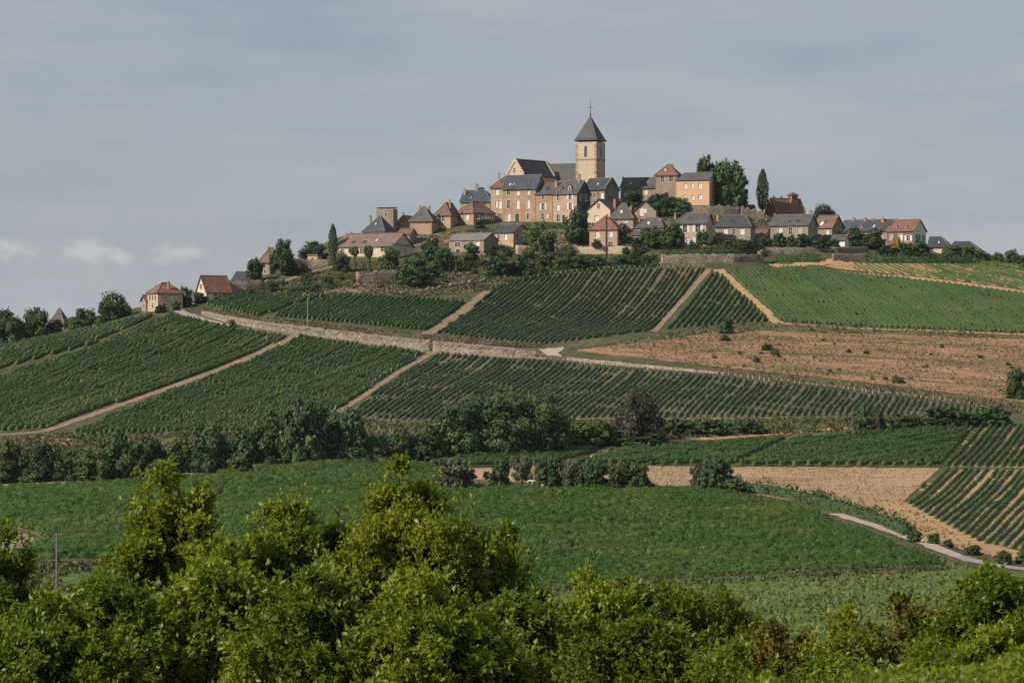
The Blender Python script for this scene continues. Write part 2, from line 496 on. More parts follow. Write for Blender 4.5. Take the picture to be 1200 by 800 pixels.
def roof_mat(name, base, dark, light, rough=0.75, patch=0.8):
    """courses of small tiles or slates with patchy weathering"""
    m, nt, out = new_mat(name)
    tc = nd(nt, 'ShaderNodeTexCoord')
    oi = nd(nt, 'ShaderNodeObjectInfo')
    comb = nd(nt, 'ShaderNodeCombineXYZ')
    for i in range(3):
        nt.links.new(oi.outputs['Random'], comb.inputs[i])
    off = nd(nt, 'ShaderNodeVectorMath', operation='SCALE')
    nt.links.new(comb.outputs[0], off.inputs[0]); off.inputs['Scale'].default_value = 30.0
    add = nd(nt, 'ShaderNodeVectorMath', operation='ADD')
    nt.links.new(tc.outputs['Object'], add.inputs[0]); nt.links.new(off.outputs[0], add.inputs[1])
    vec = add.outputs[0]
    vo = nd(nt, 'ShaderNodeTexVoronoi'); vo.inputs['Scale'].default_value = 2.6
    mp = nd(nt, 'ShaderNodeMapping'); mp.inputs['Scale'].default_value = (1, 1, 2.2)
    nt.links.new(vec, mp.inputs['Vector']); nt.links.new(mp.outputs[0], vo.inputs['Vector'])
    sep = nd(nt, 'ShaderNodeSeparateColor'); nt.links.new(vo.outputs['Color'], sep.inputs[0])
    f1, _ = noise_fac(nt, vec, 0.5, 0.4, 0.7, 6.0, 0.7, (1, 1, 0.5))
    k1 = nd(nt, 'ShaderNodeMath', operation='MULTIPLY'); nt.links.new(sep.outputs[0], k1.inputs[0]); k1.inputs[1].default_value = 0.8
    col = mixc(nt, k1.outputs[0], base, light)
    k2 = nd(nt, 'ShaderNodeMath', operation='MULTIPLY'); nt.links.new(f1, k2.inputs[0]); k2.inputs[1].default_value = patch
    col = mixc(nt, k2.outputs[0], col, dark)
    wv = nd(nt, 'ShaderNodeTexWave', wave_type='BANDS', bands_direction='Z', wave_profile='SAW')
    wv.inputs['Scale'].default_value = 1.1; wv.inputs['Distortion'].default_value = 0.6
    nt.links.new(vec, wv.inputs['Vector'])
    b = nd(nt, 'ShaderNodeBsdfPrincipled')
    nt.links.new(col, b.inputs['Base Color'])
    b.inputs['Roughness'].default_value = rough
    b.inputs['Specular IOR Level'].default_value = 0.3
    bp = nd(nt, 'ShaderNodeBump'); bp.inputs['Strength'].default_value = 0.5; bp.inputs['Distance'].default_value = 0.06
    nt.links.new(wv.outputs['Fac'], bp.inputs['Height'])
    nt.links.new(bp.outputs['Normal'], b.inputs['Normal'])
    nt.links.new(b.outputs[0], out.inputs['Surface'])
    return m
def plain_mat(name, c, rough=0.6, spec=0.3, metal=0.0):
    m, nt, out = new_mat(name)
    tc = nd(nt, 'ShaderNodeTexCoord')
    f, _ = noise_fac(nt, tc.outputs['Object'], 2.0, 0.3, 0.75, 4.0)
    col = mixc(nt, f, c, tuple(v * 0.8 for v in c))
    b = nd(nt, 'ShaderNodeBsdfPrincipled')
    nt.links.new(col, b.inputs['Base Color'])
    b.inputs['Roughness'].default_value = rough
    b.inputs['Specular IOR Level'].default_value = spec
    b.inputs['Metallic'].default_value = metal
    nt.links.new(b.outputs[0], out.inputs['Surface'])
    return m

M = {}
M['grass'] = earth_mat('rough_grass', (0.062, 0.068, 0.028), [((0.125, 0.105, 0.052), 0.11, 0.40, 0.62, None, 0.85), ((0.030, 0.050, 0.016), 0.5, 0.45, 0.65, None, 0.8),
                       ((0.20, 0.145, 0.085), 0.35, 0.60, 0.72, None, 0.6)], bump=0.6)
M['verge'] = earth_mat('verge_grass', (0.085, 0.085, 0.034), [((0.16, 0.12, 0.065), 0.3, 0.42, 0.62, None, 0.8), ((0.04, 0.055, 0.02), 0.9, 0.5, 0.66, None, 0.7)], bump=0.5)
M['soil'] = earth_mat('vine_soil', (0.125, 0.098, 0.052), [((0.20, 0.150, 0.082), 0.09, 0.40, 0.64, None, 0.75), ((0.075, 0.078, 0.032), 0.25, 0.45, 0.66, None, 0.7)], bump=0.35)
M['soil_sand'] = earth_mat('sandy_soil', (0.33, 0.205, 0.105), [((0.40, 0.26, 0.14), 0.2, 0.4, 0.65, None, 0.8), ((0.20, 0.14, 0.075), 0.6, 0.5, 0.7, None, 0.6)], bump=0.35)
M['track'] = earth_mat('dirt_track', (0.21, 0.150, 0.098), [((0.28, 0.205, 0.135), 0.4, 0.42, 0.62, None, 0.8), ((0.12, 0.10, 0.055), 0.8, 0.52, 0.7, None, 0.8)], bump=0.3)
M['track_sand'] = earth_mat('orange_track', (0.35, 0.215, 0.115), [((0.42, 0.28, 0.165), 0.5, 0.42, 0.62, None, 0.8), ((0.22, 0.15, 0.08), 0.5, 0.5, 0.7, None, 0.6)], bump=0.3)
M['road'] = earth_mat('pale_road', (0.34, 0.275, 0.21), [((0.42, 0.345, 0.27), 0.5, 0.42, 0.62, None, 0.8), ((0.27, 0.23, 0.18), 1.2, 0.52, 0.7, None, 0.7)], bump=0.15)
M['asphalt'] = earth_mat('grey_road', (0.24, 0.22, 0.20), [((0.30, 0.27, 0.245), 0.5, 0.42, 0.62, None, 0.8)], bump=0.1)
M['fallow'] = earth_mat('fallow_earth', (0.275, 0.150, 0.085), [((0.36, 0.210, 0.120), 0.16, 0.42, 0.62, (0.5, 1.6, 1), 0.9), ((0.155, 0.115, 0.058), 0.12, 0.47, 0.62, (0.45, 2.2, 1), 0.95),
                        ((0.10, 0.095, 0.04), 0.5, 0.56, 0.66, (0.6, 1.6, 1), 0.9), ((0.38, 0.26, 0.16), 0.9, 0.60, 0.70, (0.35, 2.0, 1), 0.8)], bump=0.9, bump_scale=1.0)
M['stubble'] = earth_mat('stubble', (0.33, 0.215, 0.125), [((0.40, 0.28, 0.17), 0.22, 0.42, 0.6, (0.25, 2.0, 1), 0.85), ((0.22, 0.14, 0.078), 0.45, 0.5, 0.66, (0.12, 2.6, 1), 0.9)], bump=0.5)
M['meadow'] = earth_mat('meadow_grass', (0.085, 0.128, 0.032), [((0.150, 0.170, 0.05), 0.12, 0.45, 0.68, (0.5, 1, 1), 0.8), ((0.055, 0.085, 0.025), 0.7, 0.45, 0.65, None, 0.8)], bump=0.8)
M['bank_earth'] = earth_mat('bank_earth', (0.165, 0.122, 0.078), [((0.27, 0.20, 0.135), 0.5, 0.47, 0.62, None, 0.9), ((0.058, 0.066, 0.026), 0.22, 0.44, 0.56, None, 0.95)], bump=1.0)
M['rock'] = earth_mat('rock_face', (0.16, 0.115, 0.075), [((0.28, 0.205, 0.135), 0.6, 0.45, 0.6, None, 0.9), ((0.06, 0.06, 0.028), 0.4, 0.5, 0.62, None, 0.9)], bump=1.0, bump_scale=2.0)

M['vine'] = leaf_mat('vine_leaves', (0.032, 0.078, 0.014), (0.066, 0.128, 0.026), (0.150, 0.165, 0.040), 0.06, 0.9, 0.18, 0.6, obj_var=0.10)
M['vine_dark'] = leaf_mat('vine_leaves_dark', (0.032, 0.064, 0.018), (0.070, 0.114, 0.036), (0.130, 0.145, 0.055), 0.05, 0.9, 0.15, 0.5, obj_var=0.10)
M['vine_mid'] = leaf_mat('vine_leaves_mid', (0.026, 0.062, 0.016), (0.054, 0.100, 0.027), (0.110, 0.125, 0.040), 0.06, 0.9, 0.15, 0.4, obj_var=0.10)
M['vine_near'] = leaf_mat('vine_leaves_near', (0.022, 0.064, 0.010), (0.056, 0.114, 0.020), (0.125, 0.155, 0.030), 0.07, 0.9, 0.2, 0.45, obj_var=0.10)
M['leaf'] = leaf_mat('tree_leaves', (0.034, 0.066, 0.015), (0.074, 0.112, 0.026), (0.105, 0.125, 0.036), 0.25, 0.7, 0.15, 0.4, obj_var=0.28)
M['leaf_dark'] = leaf_mat('dark_leaves', (0.024, 0.054, 0.017), (0.056, 0.096, 0.029), (0.082, 0.110, 0.032), 0.25, 0.7, 0.10, 0.3, obj_var=0.22)
M['leaf_light'] = leaf_mat('light_leaves', (0.045, 0.080, 0.022), (0.085, 0.120, 0.036), (0.12, 0.13, 0.045), 0.3, 0.8, 0.2, 0.4)
M['leaf_brown'] = leaf_mat('brown_leaves', (0.036, 0.038, 0.020), (0.070, 0.066, 0.034), (0.060, 0.074, 0.028), 0.3, 0.8, 0.1, 0.5, obj_var=0.1)
M['leaf_olive'] = leaf_mat('olive_leaves', (0.065, 0.080, 0.038), (0.105, 0.115, 0.060), (0.14, 0.125, 0.075), 0.3, 0.8, 0.15, 0.4)
M['leaf_yellow'] = leaf_mat('yellow_leaves', (0.22, 0.16, 0.025), (0.36, 0.26, 0.04), (0.16, 0.15, 0.03), 0.3, 0.8, 0.2, 0.3, obj_var=0.05)
M['leaf_near'] = leaf_mat('near_leaves', (0.036, 0.082, 0.005), (0.170, 0.255, 0.016), (0.38, 0.41, 0.028), 0.5, 1.3, 0.5, 0.65, rough=0.42, spec=0.45, obj_var=0.16)
M['leaf_near_deep'] = leaf_mat('near_leaves_deep', (0.030, 0.070, 0.005), (0.135, 0.205, 0.015), (0.31, 0.34, 0.028), 0.5, 1.3, 0.45, 0.55, rough=0.42, spec=0.4, obj_var=0.14)
M['leaf_near_brown'] = leaf_mat('near_leaves_tinged', (0.046, 0.076, 0.008), (0.140, 0.170, 0.018), (0.26, 0.165, 0.028), 0.8, 2.2, 0.34, 0.6, rough=0.5, spec=0.35, obj_var=0.12)
M['bark'] = plain_mat('bark', (0.055, 0.042, 0.030), 0.9, 0.1)

M['stone'] = stone_mat('ochre_stone', (0.41, 0.300, 0.208), (0.21, 0.152, 0.108), (0.48, 0.372, 0.272), 0.25, rust=0.8)
M['stone_red'] = stone_mat('rosy_stone', (0.36, 0.248, 0.172), (0.19, 0.132, 0.096), (0.42, 0.310, 0.225), 0.25, rust=0.8)
M['stone_grey'] = stone_mat('grey_brown_stone', (0.27, 0.210, 0.160), (0.14, 0.110, 0.084), (0.34, 0.275, 0.215), 0.3)
M['stone_church'] = stone_mat('church_stone', (0.47, 0.378, 0.288), (0.27, 0.195, 0.125), (0.53, 0.42, 0.295), 0.2, 0.3)
M['cream'] = stone_mat('cream_render', (0.56, 0.43, 0.30), (0.38, 0.28, 0.19), (0.62, 0.50, 0.37), 0.05, 0.25, 0.2)
M['cream_dull'] = stone_mat('dull_render', (0.42, 0.325, 0.235), (0.28, 0.21, 0.15), (0.48, 0.39, 0.29), 0.08, 0.3, 0.25)
M['orange'] = stone_mat('orange_render', (0.56, 0.335, 0.205), (0.44, 0.26, 0.16), (0.60, 0.38, 0.25), 0.03, 0.3, 0.15)
M['brick'] = stone_mat('brick_wall', (0.36, 0.165, 0.080), (0.20, 0.095, 0.055), (0.42, 0.22, 0.12), 0.25)
M['brick_dark'] = stone_mat('dark_brick_wall', (0.17, 0.108, 0.078), (0.10, 0.068, 0.052), (0.23, 0.15, 0.11), 0.25)
M['white'] = stone_mat('white_render', (0.66, 0.62, 0.57), (0.48, 0.44, 0.40), (0.72, 0.69, 0.65), 0.03, 0.25, 0.15)
M['pink'] = stone_mat('pink_render', (0.46, 0.30, 0.225), (0.30, 0.20, 0.15), (0.52, 0.36, 0.28), 0.05, 0.3, 0.15)
M['drystone'] = stone_mat('dry_stone', (0.27, 0.205, 0.145), (0.075, 0.060, 0.046), (0.43, 0.34, 0.25), 0.8, 0.95, 1.0, 1.0)
M['drystone_dark'] = stone_mat('dark_dry_stone', (0.20, 0.162, 0.120), (0.085, 0.072, 0.050), (0.29, 0.24, 0.18), 0.5, 0.6, 1.0, 1.0)
M['slate'] = roof_mat('slate_roof', (0.040, 0.045, 0.056), (0.028, 0.030, 0.037), (0.062, 0.067, 0.078), 0.6)
M['slate_blue'] = roof_mat('blue_slate_roof', (0.048, 0.060, 0.080), (0.034, 0.041, 0.053), (0.072, 0.085, 0.106), 0.55)
M['slate_grey'] = roof_mat('grey_slate_roof', (0.076, 0.072, 0.073), (0.050, 0.046, 0.043), (0.110, 0.102, 0.099), 0.7)
M['slate_light'] = roof_mat('light_slate_roof', (0.17, 0.155, 0.145), (0.12, 0.105, 0.095), (0.20, 0.19, 0.18), 0.7)
M['tile_red'] = roof_mat('red_tile_roof', (0.175, 0.078, 0.052), (0.090, 0.048, 0.036), (0.24, 0.125, 0.085), 0.85)
M['tile_brown'] = roof_mat('brown_tile_roof', (0.145, 0.088, 0.064), (0.088, 0.056, 0.043), (0.19, 0.125, 0.092), 0.85)
M['tile_mauve'] = roof_mat('mauve_tile_roof', (0.165, 0.108, 0.088), (0.105, 0.072, 0.060), (0.21, 0.15, 0.125), 0.85)
M['glass'] = plain_mat('window_glass', (0.030, 0.034, 0.040), 0.25, 0.5)
M['surround'] = plain_mat('window_surround', (0.56, 0.47, 0.38), 0.8)
M['white_paint'] = plain_mat('white_paint', (0.66, 0.63, 0.59), 0.6)
M['grey_paint'] = plain_mat('grey_paint', (0.36, 0.36, 0.37), 0.6)
M['dark_wood'] = plain_mat('dark_wood', (0.060, 0.042, 0.030), 0.8)
M['green_paint'] = plain_mat('green_paint', (0.035, 0.055, 0.040), 0.6)
M['iron'] = plain_mat('iron', (0.035, 0.035, 0.038), 0.5, 0.4)
M['steel'] = plain_mat('galvanised_steel', (0.30, 0.32, 0.34), 0.5, 0.4, 0.3)
M['pole_wood'] = plain_mat('weathered_pole', (0.16, 0.14, 0.12), 0.9)
M['van_paint'] = plain_mat('white_vehicle_paint', (0.72, 0.72, 0.71), 0.35, 0.5)
M['rubber'] = plain_mat('rubber', (0.02, 0.02, 0.02), 0.8)

# ------------------------------------------------------------------ the ground: one sheet out to the horizon
def ground_sheet():
    ext = [40, 120, 320, 900, 2500, 7000, 16000, 30000]
    xs = np.concatenate([[GX[0] - e for e in reversed(ext)], GX, [GX[-1] + e for e in ext]])
    ys = np.concatenate([[GY[0] - e for e in reversed(ext)], GY, [GY[-1] + e for e in ext]])
    XX, YY = np.meshgrid(xs, ys)
    Z = height(XX, YY)
    out = np.maximum(np.maximum(GX[0] - XX, XX - GX[-1]), np.maximum(GY[0] - YY, YY - GY[-1]))
    k = np.clip(out / 900.0, 0, 1)
    k = k * k * (3 - 2 * k)
    Z = Z * (1 - k) + (-31.0) * k
    n, m = len(ys), len(xs)
    idx = np.arange(n * m).reshape(n, m)
    quads = np.stack([idx[:-1, :-1], idx[:-1, 1:], idx[1:, 1:], idx[1:, :-1]], -1).reshape(-1, 4)
    me = mesh_np('ground', np.stack([XX, YY, Z], -1), quads, smooth=True)
    return tag(obj('ground', me, M['grass']), kind='structure')
ground_sheet()

def crossings(poly, t0):
    s = []
    a, b = poly, np.roll(poly, -1, 0)
    for (p, q) in zip(a, b):
        if (p[1] <= t0) != (q[1] <= t0):
            s.append(p[0] + (q[0] - p[0]) * (t0 - p[1]) / (q[1] - p[1]))
    s.sort()
    return s
def frame_of(dir2):
    e = np.array(dir2, float); e /= np.linalg.norm(e)
    return e, np.array([-e[1], e[0]])
def patch(name, pxpoly, mat, lift=0.06, step=2.0, dirpx=None, kind='structure', ragged=0.0):
    """a sheet of bare earth, road or meadow laid on the ground inside a photo polygon"""
    P = path_at(list(pxpoly) + [pxpoly[0]])[:-1]
    if dirpx is None:
        d = (1, 0)
    else:
        a, b = ground_at(*dirpx[0]), ground_at(*dirpx[1])
        d = (b - a)[:2]
    e, n = frame_of(d)
    st = np.stack([P[:, :2] @ e, P[:, :2] @ n], -1)
    t0, t1 = st[:, 1].min() + 0.02, st[:, 1].max() - 0.02
    K = max(3, int((t1 - t0) / 1.2))
    a0, a1 = st[:, 0].min(), st[:, 0].max()
    N = max(3, int((a1 - a0) / 1.5))
    S = np.linspace(a0, a1, N + 1)
    ds = S[1] - S[0]
    SS = np.zeros((K + 1, N + 1)); ok = np.zeros((K + 1, N + 1), bool)
    ts = np.linspace(t0, t1, K + 1)
    for k, t in enumerate(ts):
        c = crossings(st, t)
        SS[k] = S
        for s0, s1 in zip(c[0::2], c[1::2]):
            s0 += rng.normal() * ragged; s1 += rng.normal() * ragged
            near = (S > s0 - ds) & (S < s1 + ds)
            SS[k, near] = np.clip(S[near], s0, s1)
            ok[k] |= near
    XY = SS[..., None] * e + ts[:, None, None] * n
    V = np.concatenate([XY, (height(XY[..., 0], XY[..., 1]) + lift)[..., None]], -1)
    idx = np.arange(V.shape[0] * V.shape[1]).reshape(V.shape[:2])
    keep = ok[:-1, :-1] & ok[:-1, 1:] & ok[1:, 1:] & ok[1:, :-1]
    quads = np.stack([idx[:-1, :-1], idx[:-1, 1:], idx[1:, 1:], idx[1:, :-1]], -1)[keep]
    used, inv = np.unique(quads.ravel(), return_inverse=True)
    return tag(obj(name, mesh_np(name, V.reshape(-1, 3)[used], inv.reshape(-1, 4), smooth=True), mat), kind=kind)
def smooth_path(P, every):
    d = np.concatenate([[0], np.cumsum(np.linalg.norm(np.diff(P[:, :2], axis=0), axis=1))])
    n = max(2, int(d[-1] / every))
    t = np.linspace(0, d[-1], n + 1)
    Q = np.stack([np.interp(t, d, P[:, 0]), np.interp(t, d, P[:, 1])], -1)
    for _ in range(3):
        Q[1:-1] = 0.25 * Q[:-2] + 0.5 * Q[1:-1] + 0.25 * Q[2:]
    return Q
def ribbon(name, pxpts, width, mat, lift=0.09, width_end=None, cross=5, wobble=0.12):
    Q = smooth_path(path_at(pxpts), 1.6)
    T = np.gradient(Q, axis=0)
    T /= np.linalg.norm(T, axis=1)[:, None] + 1e-9
    Nn = np.stack([-T[:, 1], T[:, 0]], -1)
    w = np.linspace(width, width if width_end is None else width_end, len(Q))
    rows = []
    for k in np.linspace(-0.5, 0.5, cross):
        ww = w * (1 + (rng.normal(size=len(Q)) * wobble if abs(k) == 0.5 else 0))
        xy = Q + Nn * (k * ww)[:, None]
        rows.append(np.concatenate([xy, (height(xy[:, 0], xy[:, 1]) + lift)[:, None]], 1))
    rows = np.array(rows)
    idx = np.arange(rows.shape[0] * rows.shape[1]).reshape(rows.shape[:2])
    quads = np.stack([idx[:-1, :-1], idx[:-1, 1:], idx[1:, 1:], idx[1:, :-1]], -1).reshape(-1, 4)
    return tag(obj(name, mesh_np(name, rows, quads, smooth=True), mat), kind='structure')

# bare ground, meadows, tracks and roads
patch('fallow_field', [(668, 411), (760, 398), (850, 383), (1000, 389), (1100, 392), (1205, 396), (1260, 398), (1260, 478), (1205, 472), (1100, 459), (1000, 447), (850, 431), (740, 419)], M['fallow'])
patch('verge', [(700, 424), (850, 433), (1000, 449), (1100, 461), (1210, 474), (1210, 486), (1130, 473), (1000, 457), (850, 439)], M['verge'], 0.10)
patch('verge', [(655, 412), (760, 397), (850, 380), (900, 378), (1205, 393), (1205, 398), (1000, 391), (850, 387), (760, 401)], M['verge'], 0.11)
patch('stubble_field', [(545, 562), (545, 549), (700, 547), (760, 546), (900, 547), (1102, 548), (1058, 588), (1040, 600), (990, 596), (900, 582), (840, 574), (700, 570)], M['stubble'])
patch('bare_earth', [(985, 590), (1056, 588), (1075, 592), (1160, 638), (1205, 648), (1205, 660), (1160, 652), (1075, 632), (1010, 606)], M['soil_sand'], 0.09)
patch('bare_earth', [(722, 520), (845, 511), (1002, 499), (1004, 503), (850, 514.5), (760, 521)], M['soil_sand'], 0.09)
patch('bare_earth', [(200, 556), (240, 551), (345, 541), (425, 537), (425, 540), (345, 546), (240, 558)], M['track'], 0.09)
patch('bare_earth', [(0, 572), (-30, 572), (-30, 568), (80, 565), (80, 569)], M['track_sand'], 0.09)
patch('bare_earth', [(40, 514), (62, 510), (90, 516), (84, 523), (56, 520)], M['track_sand'], 0.10)
patch('bare_earth', [(-30, 617), (8, 619), (32, 626), (42, 632), (30, 641), (12, 648), (-30, 652)], M['track'], 0.07)
patch('gravel_yard', [(-30, 621), (2, 623), (18, 628), (24, 633), (12, 641), (-30, 646)], M['asphalt'], 0.11)
patch('meadow', [(-40, 664), (100, 658), (200, 659), (340, 674), (430, 688), (560, 684), (700, 677), (880, 668), (1000, 661), (1108, 657), (1140, 664), (1200, 672), (1230, 690), (1230, 800), (-40, 800)], M['meadow'], 0.03, 2.0)
patch('bank', [(345, 345), (300, 343), (330, 335), (380, 325), (420, 331), (470, 331), (560, 322), (600, 330), (575, 341), (480, 349)], M['bank_earth'], 0.08)
patch('bank', [(398, 316), (420, 305), (470, 303), (520, 300), (566, 298), (640, 299), (700, 299), (772, 300), (772, 309), (700, 313), (640, 322), (560, 318), (480, 316)], M['grass'], 0.08)
patch('rock_face', [(640, 292), (642, 274), (660, 272), (690, 272), (690, 292)], M['rock'], 0.12)
patch('rock_face', [(484, 290), (486, 277), (530, 271), (560, 270), (580, 272), (560, 281), (528, 286)], M['rock'], 0.12)
patch('bare_earth', [(900, 309), (960, 307), (978, 302), (990, 306), (1020, 309), (1015, 313), (970, 312), (905, 314)], M['track_sand'], 0.12)
patch('bare_earth', [(985, 317), (1060, 323), (1130, 331), (1205, 341), (1230, 345), (1230, 349), (1205, 345), (1130, 335), (1060, 327), (985, 320)], M['track_sand'], 0.12)
patch('bare_earth', [(350, 345), (386, 342), (386, 345), (352, 348)], M['track_sand'], 0.12)

ribbon('dirt_track', [(354, 390), (322, 405), (262, 432), (200, 454), (120, 482), (52, 506), (-30, 512)], 2.6, M['track'], width_end=2.2)
ribbon('dirt_track', [(510, 412), (470, 434), (430, 462), (394, 484)], 1.6, M['track'])
ribbon('dirt_track', [(578, 338), (562, 350), (538, 368), (500, 392)], 2.6, M['track'])
ribbon('dirt_track', [(831, 315), (812, 338), (785, 368), (766, 389)], 1.5, M['track'])
ribbon('dirt_track', [(842, 316), (862, 335), (885, 356), (912, 379)], 3.2, M['track_sand'])
ribbon('dirt_track', [(905, 378.5), (1000, 385), (1100, 388), (1210, 393)], 1.6, M['track_sand'], 0.13)
ribbon('dirt_track', [(-30, 443), (20, 430), (60, 418), (100, 409)], 0.9, M['verge'])
ribbon('dirt_track', [(652, 546), (690, 538), (720, 521), (735, 517)], 1.4, M['track_sand'])
ribbon('dirt_track', [(862, 546), (890, 533), (920, 518), (935, 509)], 1.0, M['verge'])
ribbon('footpath', [(846, 439.5), (920, 447), (1000, 457), (1080, 467), (1150, 477)], 0.7, M['track'], 0.16)
ribbon('dirt_track', [(400, 491), (480, 494.5), (700, 491), (800, 491), (1000, 489)], 1.6, M['track'])
ribbon('dirt_track', [(-30, 509), (60, 508), (200, 509), (330, 505)], 1.6, M['verge'])
ribbon('footpath', [(332, 330), (352, 324), (370, 318), (398, 311)], 1.5, M['track'], 0.14)
ribbon('lane', [(203, 361), (214, 367), (236, 374), (262, 380), (270, 382)], 2.6, M['road'], width_end=1.2)
ribbon('footpath', [(270, 382), (300, 387), (400, 400), (505, 413.5)], 0.9, M['track'])
ribbon('lane', [(500, 413), (570, 417), (640, 420.5)], 2.4, M['track'])
patch('verge', [(240, 361), (300, 372), (400, 383), (505, 394.5), (600, 402), (640, 405), (620, 408), (505, 400), (400, 388), (300, 377), (236, 366)], M['verge'], 0.16)
patch('village_ground', [(566, 268), (640, 264), (700, 262), (760, 258), (800, 254), (866, 252), (900, 256), (985, 268), (1000, 288), (900, 291), (780, 291), (700, 291), (640, 292), (610, 290)], M['bank_earth'], 0.10)
patch('rock_face', [(868, 250), (892, 248), (902, 258), (902, 284), (888, 286), (886, 262)], M['rock'], 0.16)
ribbon('lane', [(205, 362), (214, 367.5), (236, 374)], 2.6, M['asphalt'], 0.13)
patch('lane', [(630, 409), (660, 407), (661, 409.5), (654, 414), (660, 419), (642, 418)], M['road'], 0.13)
ribbon('lane', [(640, 420.5), (700, 427), (780, 434), (850, 440)], 1.8, M['verge'])
ribbon('lane', [(978, 602), (1010, 611), (1045, 622), (1080, 635), (1122, 652)], 2.6, M['road'], width_end=2.5)
ribbon('lane', [(1122, 652), (1150, 660), (1190, 666), (1230, 670)], 2.8, M['asphalt'], 0.10)
# ------------------------------------------------------------------ vineyards: every row a mesh of its own
def vine_row(xy, w, h, gap, tuft, tuft_size, cut, rowvar, thin_at, wide):
    n = len(xy)
    T = xy[-1] - xy[0]
    T = T / (np.linalg.norm(T) + 1e-9)
    Nn = np.array([-T[1], T[0]])
    lat = np.array([-0.50, -0.54, -0.12, 0.14, 0.54, 0.50]) * w
    hei = np.array([cut, 0.66, 1.0, 0.97, 0.64, cut]) * h
    sm = np.convolve(rng.normal(size=n + 8), np.ones(9) / 3.0, 'valid')
    vig = 1 + rowvar * rng.normal() + rowvar * 0.9 * sm + 0.05 * rng.normal(size=n)
    thin = np.sin(xy[:, 0] * 0.31 + 1.3 * np.sin(xy[:, 1] * 0.13)) * np.sin(xy[:, 1] * 0.23 + 1.7 * np.sin(xy[:, 0] * 0.11)) + 0.35 * np.sin(xy[:, 0] * 0.9 + xy[:, 1] * 0.7)
    vig *= np.where(rng.random(n) < gap * (1 + 5 * np.clip(thin - 0.45, 0, 1)), 0.35, 1.0)
    vig *= np.where(thin + 0.25 * rng.normal(size=n) > thin_at, 0.5, 1.0)
    vig = np.clip(vig, 0.2, 1.5)
    z0 = height(xy[:, 0], xy[:, 1])
    L = lat[None] * (0.55 + 0.45 * vig[:, None]) + rng.normal(size=(n, 6)) * 0.10 * w
    Hh = hei[None] * vig[:, None] * (1 + rng.normal(size=(n, 6)) * 0.10)
    al = rng.normal(size=(n, 6)) * 0.10
    V = np.zeros((n, 6, 3))
    V[..., :2] = xy[:, None, :] + Nn[None, None] * L[..., None] + T[None, None] * al[..., None]
    V[..., 2] = z0[:, None] + Hh
    idx = np.arange(n * 6).reshape(n, 6)
    quads = np.stack([idx[:-1, :-1], idx[1:, :-1], idx[1:, 1:], idx[:-1, 1:]], -1).reshape(-1, 4)
    ends = np.array([[idx[0, 0], idx[0, 1], idx[0, 4], idx[0, 5]], [idx[0, 1], idx[0, 2], idx[0, 3], idx[0, 4]],
                     [idx[-1, 5], idx[-1, 4], idx[-1, 1], idx[-1, 0]], [idx[-1, 4], idx[-1, 3], idx[-1, 2], idx[-1, 1]]])
    quads = np.concatenate([quads, ends])
    V = V.reshape(-1, 3)
    length = np.linalg.norm(xy[-1] - xy[0])
    m = int(length * tuft)
    if m > 0:
        k = rng.integers(0, n, m)
        c = np.zeros((m, 3))
        c[:, :2] = xy[k] + Nn * (rng.normal(size=m) * 0.5 * wide * w)[:, None] + T * rng.uniform(-0.4, 0.4, m)[:, None]
        c[:, 2] = z0[k] + h * vig[k] * rng.uniform(0.4, 1.16, m)
        tri = c[:, None, :] + rng.normal(size=(m, 3, 3)) * tuft_size
        V = np.concatenate([V, tri.reshape(-1, 3)])
        tris = n * 6 + np.arange(m * 3).reshape(-1, 3)
    else:
        tris = None
    return V, quads, tris
row_count = 0
_pb = MB(); _pb.tube((0, 0, -0.3), (0, 0, 1.15), 0.085, 0.07, 5)
POST = bpy.data.meshes.new('end_post'); POST.from_pydata(_pb.v, [], _pb.f); POST.update(); POST.materials.append(plain_mat('pale_post', (0.50, 0.45, 0.37), 0.9))
def vineyard(label, pxpoly, dirpx, spacing, mat, soil='soil', w=0.50, h=0.92, seg=0.65, gap=0.03, tuft=5.0, tsize=0.10, bare=0.0, cut=0.22, max_rows=300, margin=0.8, rowvar=0.06, posts=False, thin_at=1.0, wide=0.6):
    global row_count
    P = path_at(list(pxpoly) + [pxpoly[0]])[:-1]
    a, b = ground_at(*dirpx[0]), ground_at(*dirpx[1])
    e, n = frame_of((b - a)[:2])
    st = np.stack([P[:, :2] @ e, P[:, :2] @ n], -1)
    c0 = P.mean(0)
    root = empty('vineyard', c0)
    tag(root, label, 'vineyard', 'vineyard parcels on the hill')
    sp = patch('soil', pxpoly, M[soil], 0.06, 2.0, dirpx, ragged=0.12)
    ts = np.arange(st[:, 1].min() + spacing * 0.2, st[:, 1].max(), spacing)
    for t in ts[:max_rows]:
        c = crossings(st, t)
        for s0, s1 in zip(c[0::2], c[1::2]):
            s0 += rng.uniform(0.2, margin); s1 -= rng.uniform(0.2, margin)
            if s1 - s0 < 3:
                continue
            if bare and rng.random() < bare * 0.0:
                cuts = rng.uniform(s0, s1)
                if rng.random() < 0.5: s1 = max(cuts, s0 + 3.0)
                else: s0 = min(cuts, s1 - 3.0)
            k = max(3, int((s1 - s0) / seg))
            ss = np.linspace(s0, s1, k + 1)
            tt = t + 0.05 * np.cumsum(rng.normal(size=k + 1)) * 0.3
            xy = ss[:, None] * e + tt[:, None] * n
            V, q, tr = vine_row(xy, w, h, gap, tuft, tsize, cut, rowvar, thin_at, wide)
            o = obj('vine_row', mesh_np('vine_row', V - c0, q, tr), M[mat], root)
            row_count += 1
            if posts:
                q = max(xy[0], xy[-1], key=lambda p: p[1])
                po = obj('end_post', POST, None, root)
                po.location = (q[0] - c0[0], q[1] - c0[1], float(height(q[0], q[1])) - c0[2])
    return root

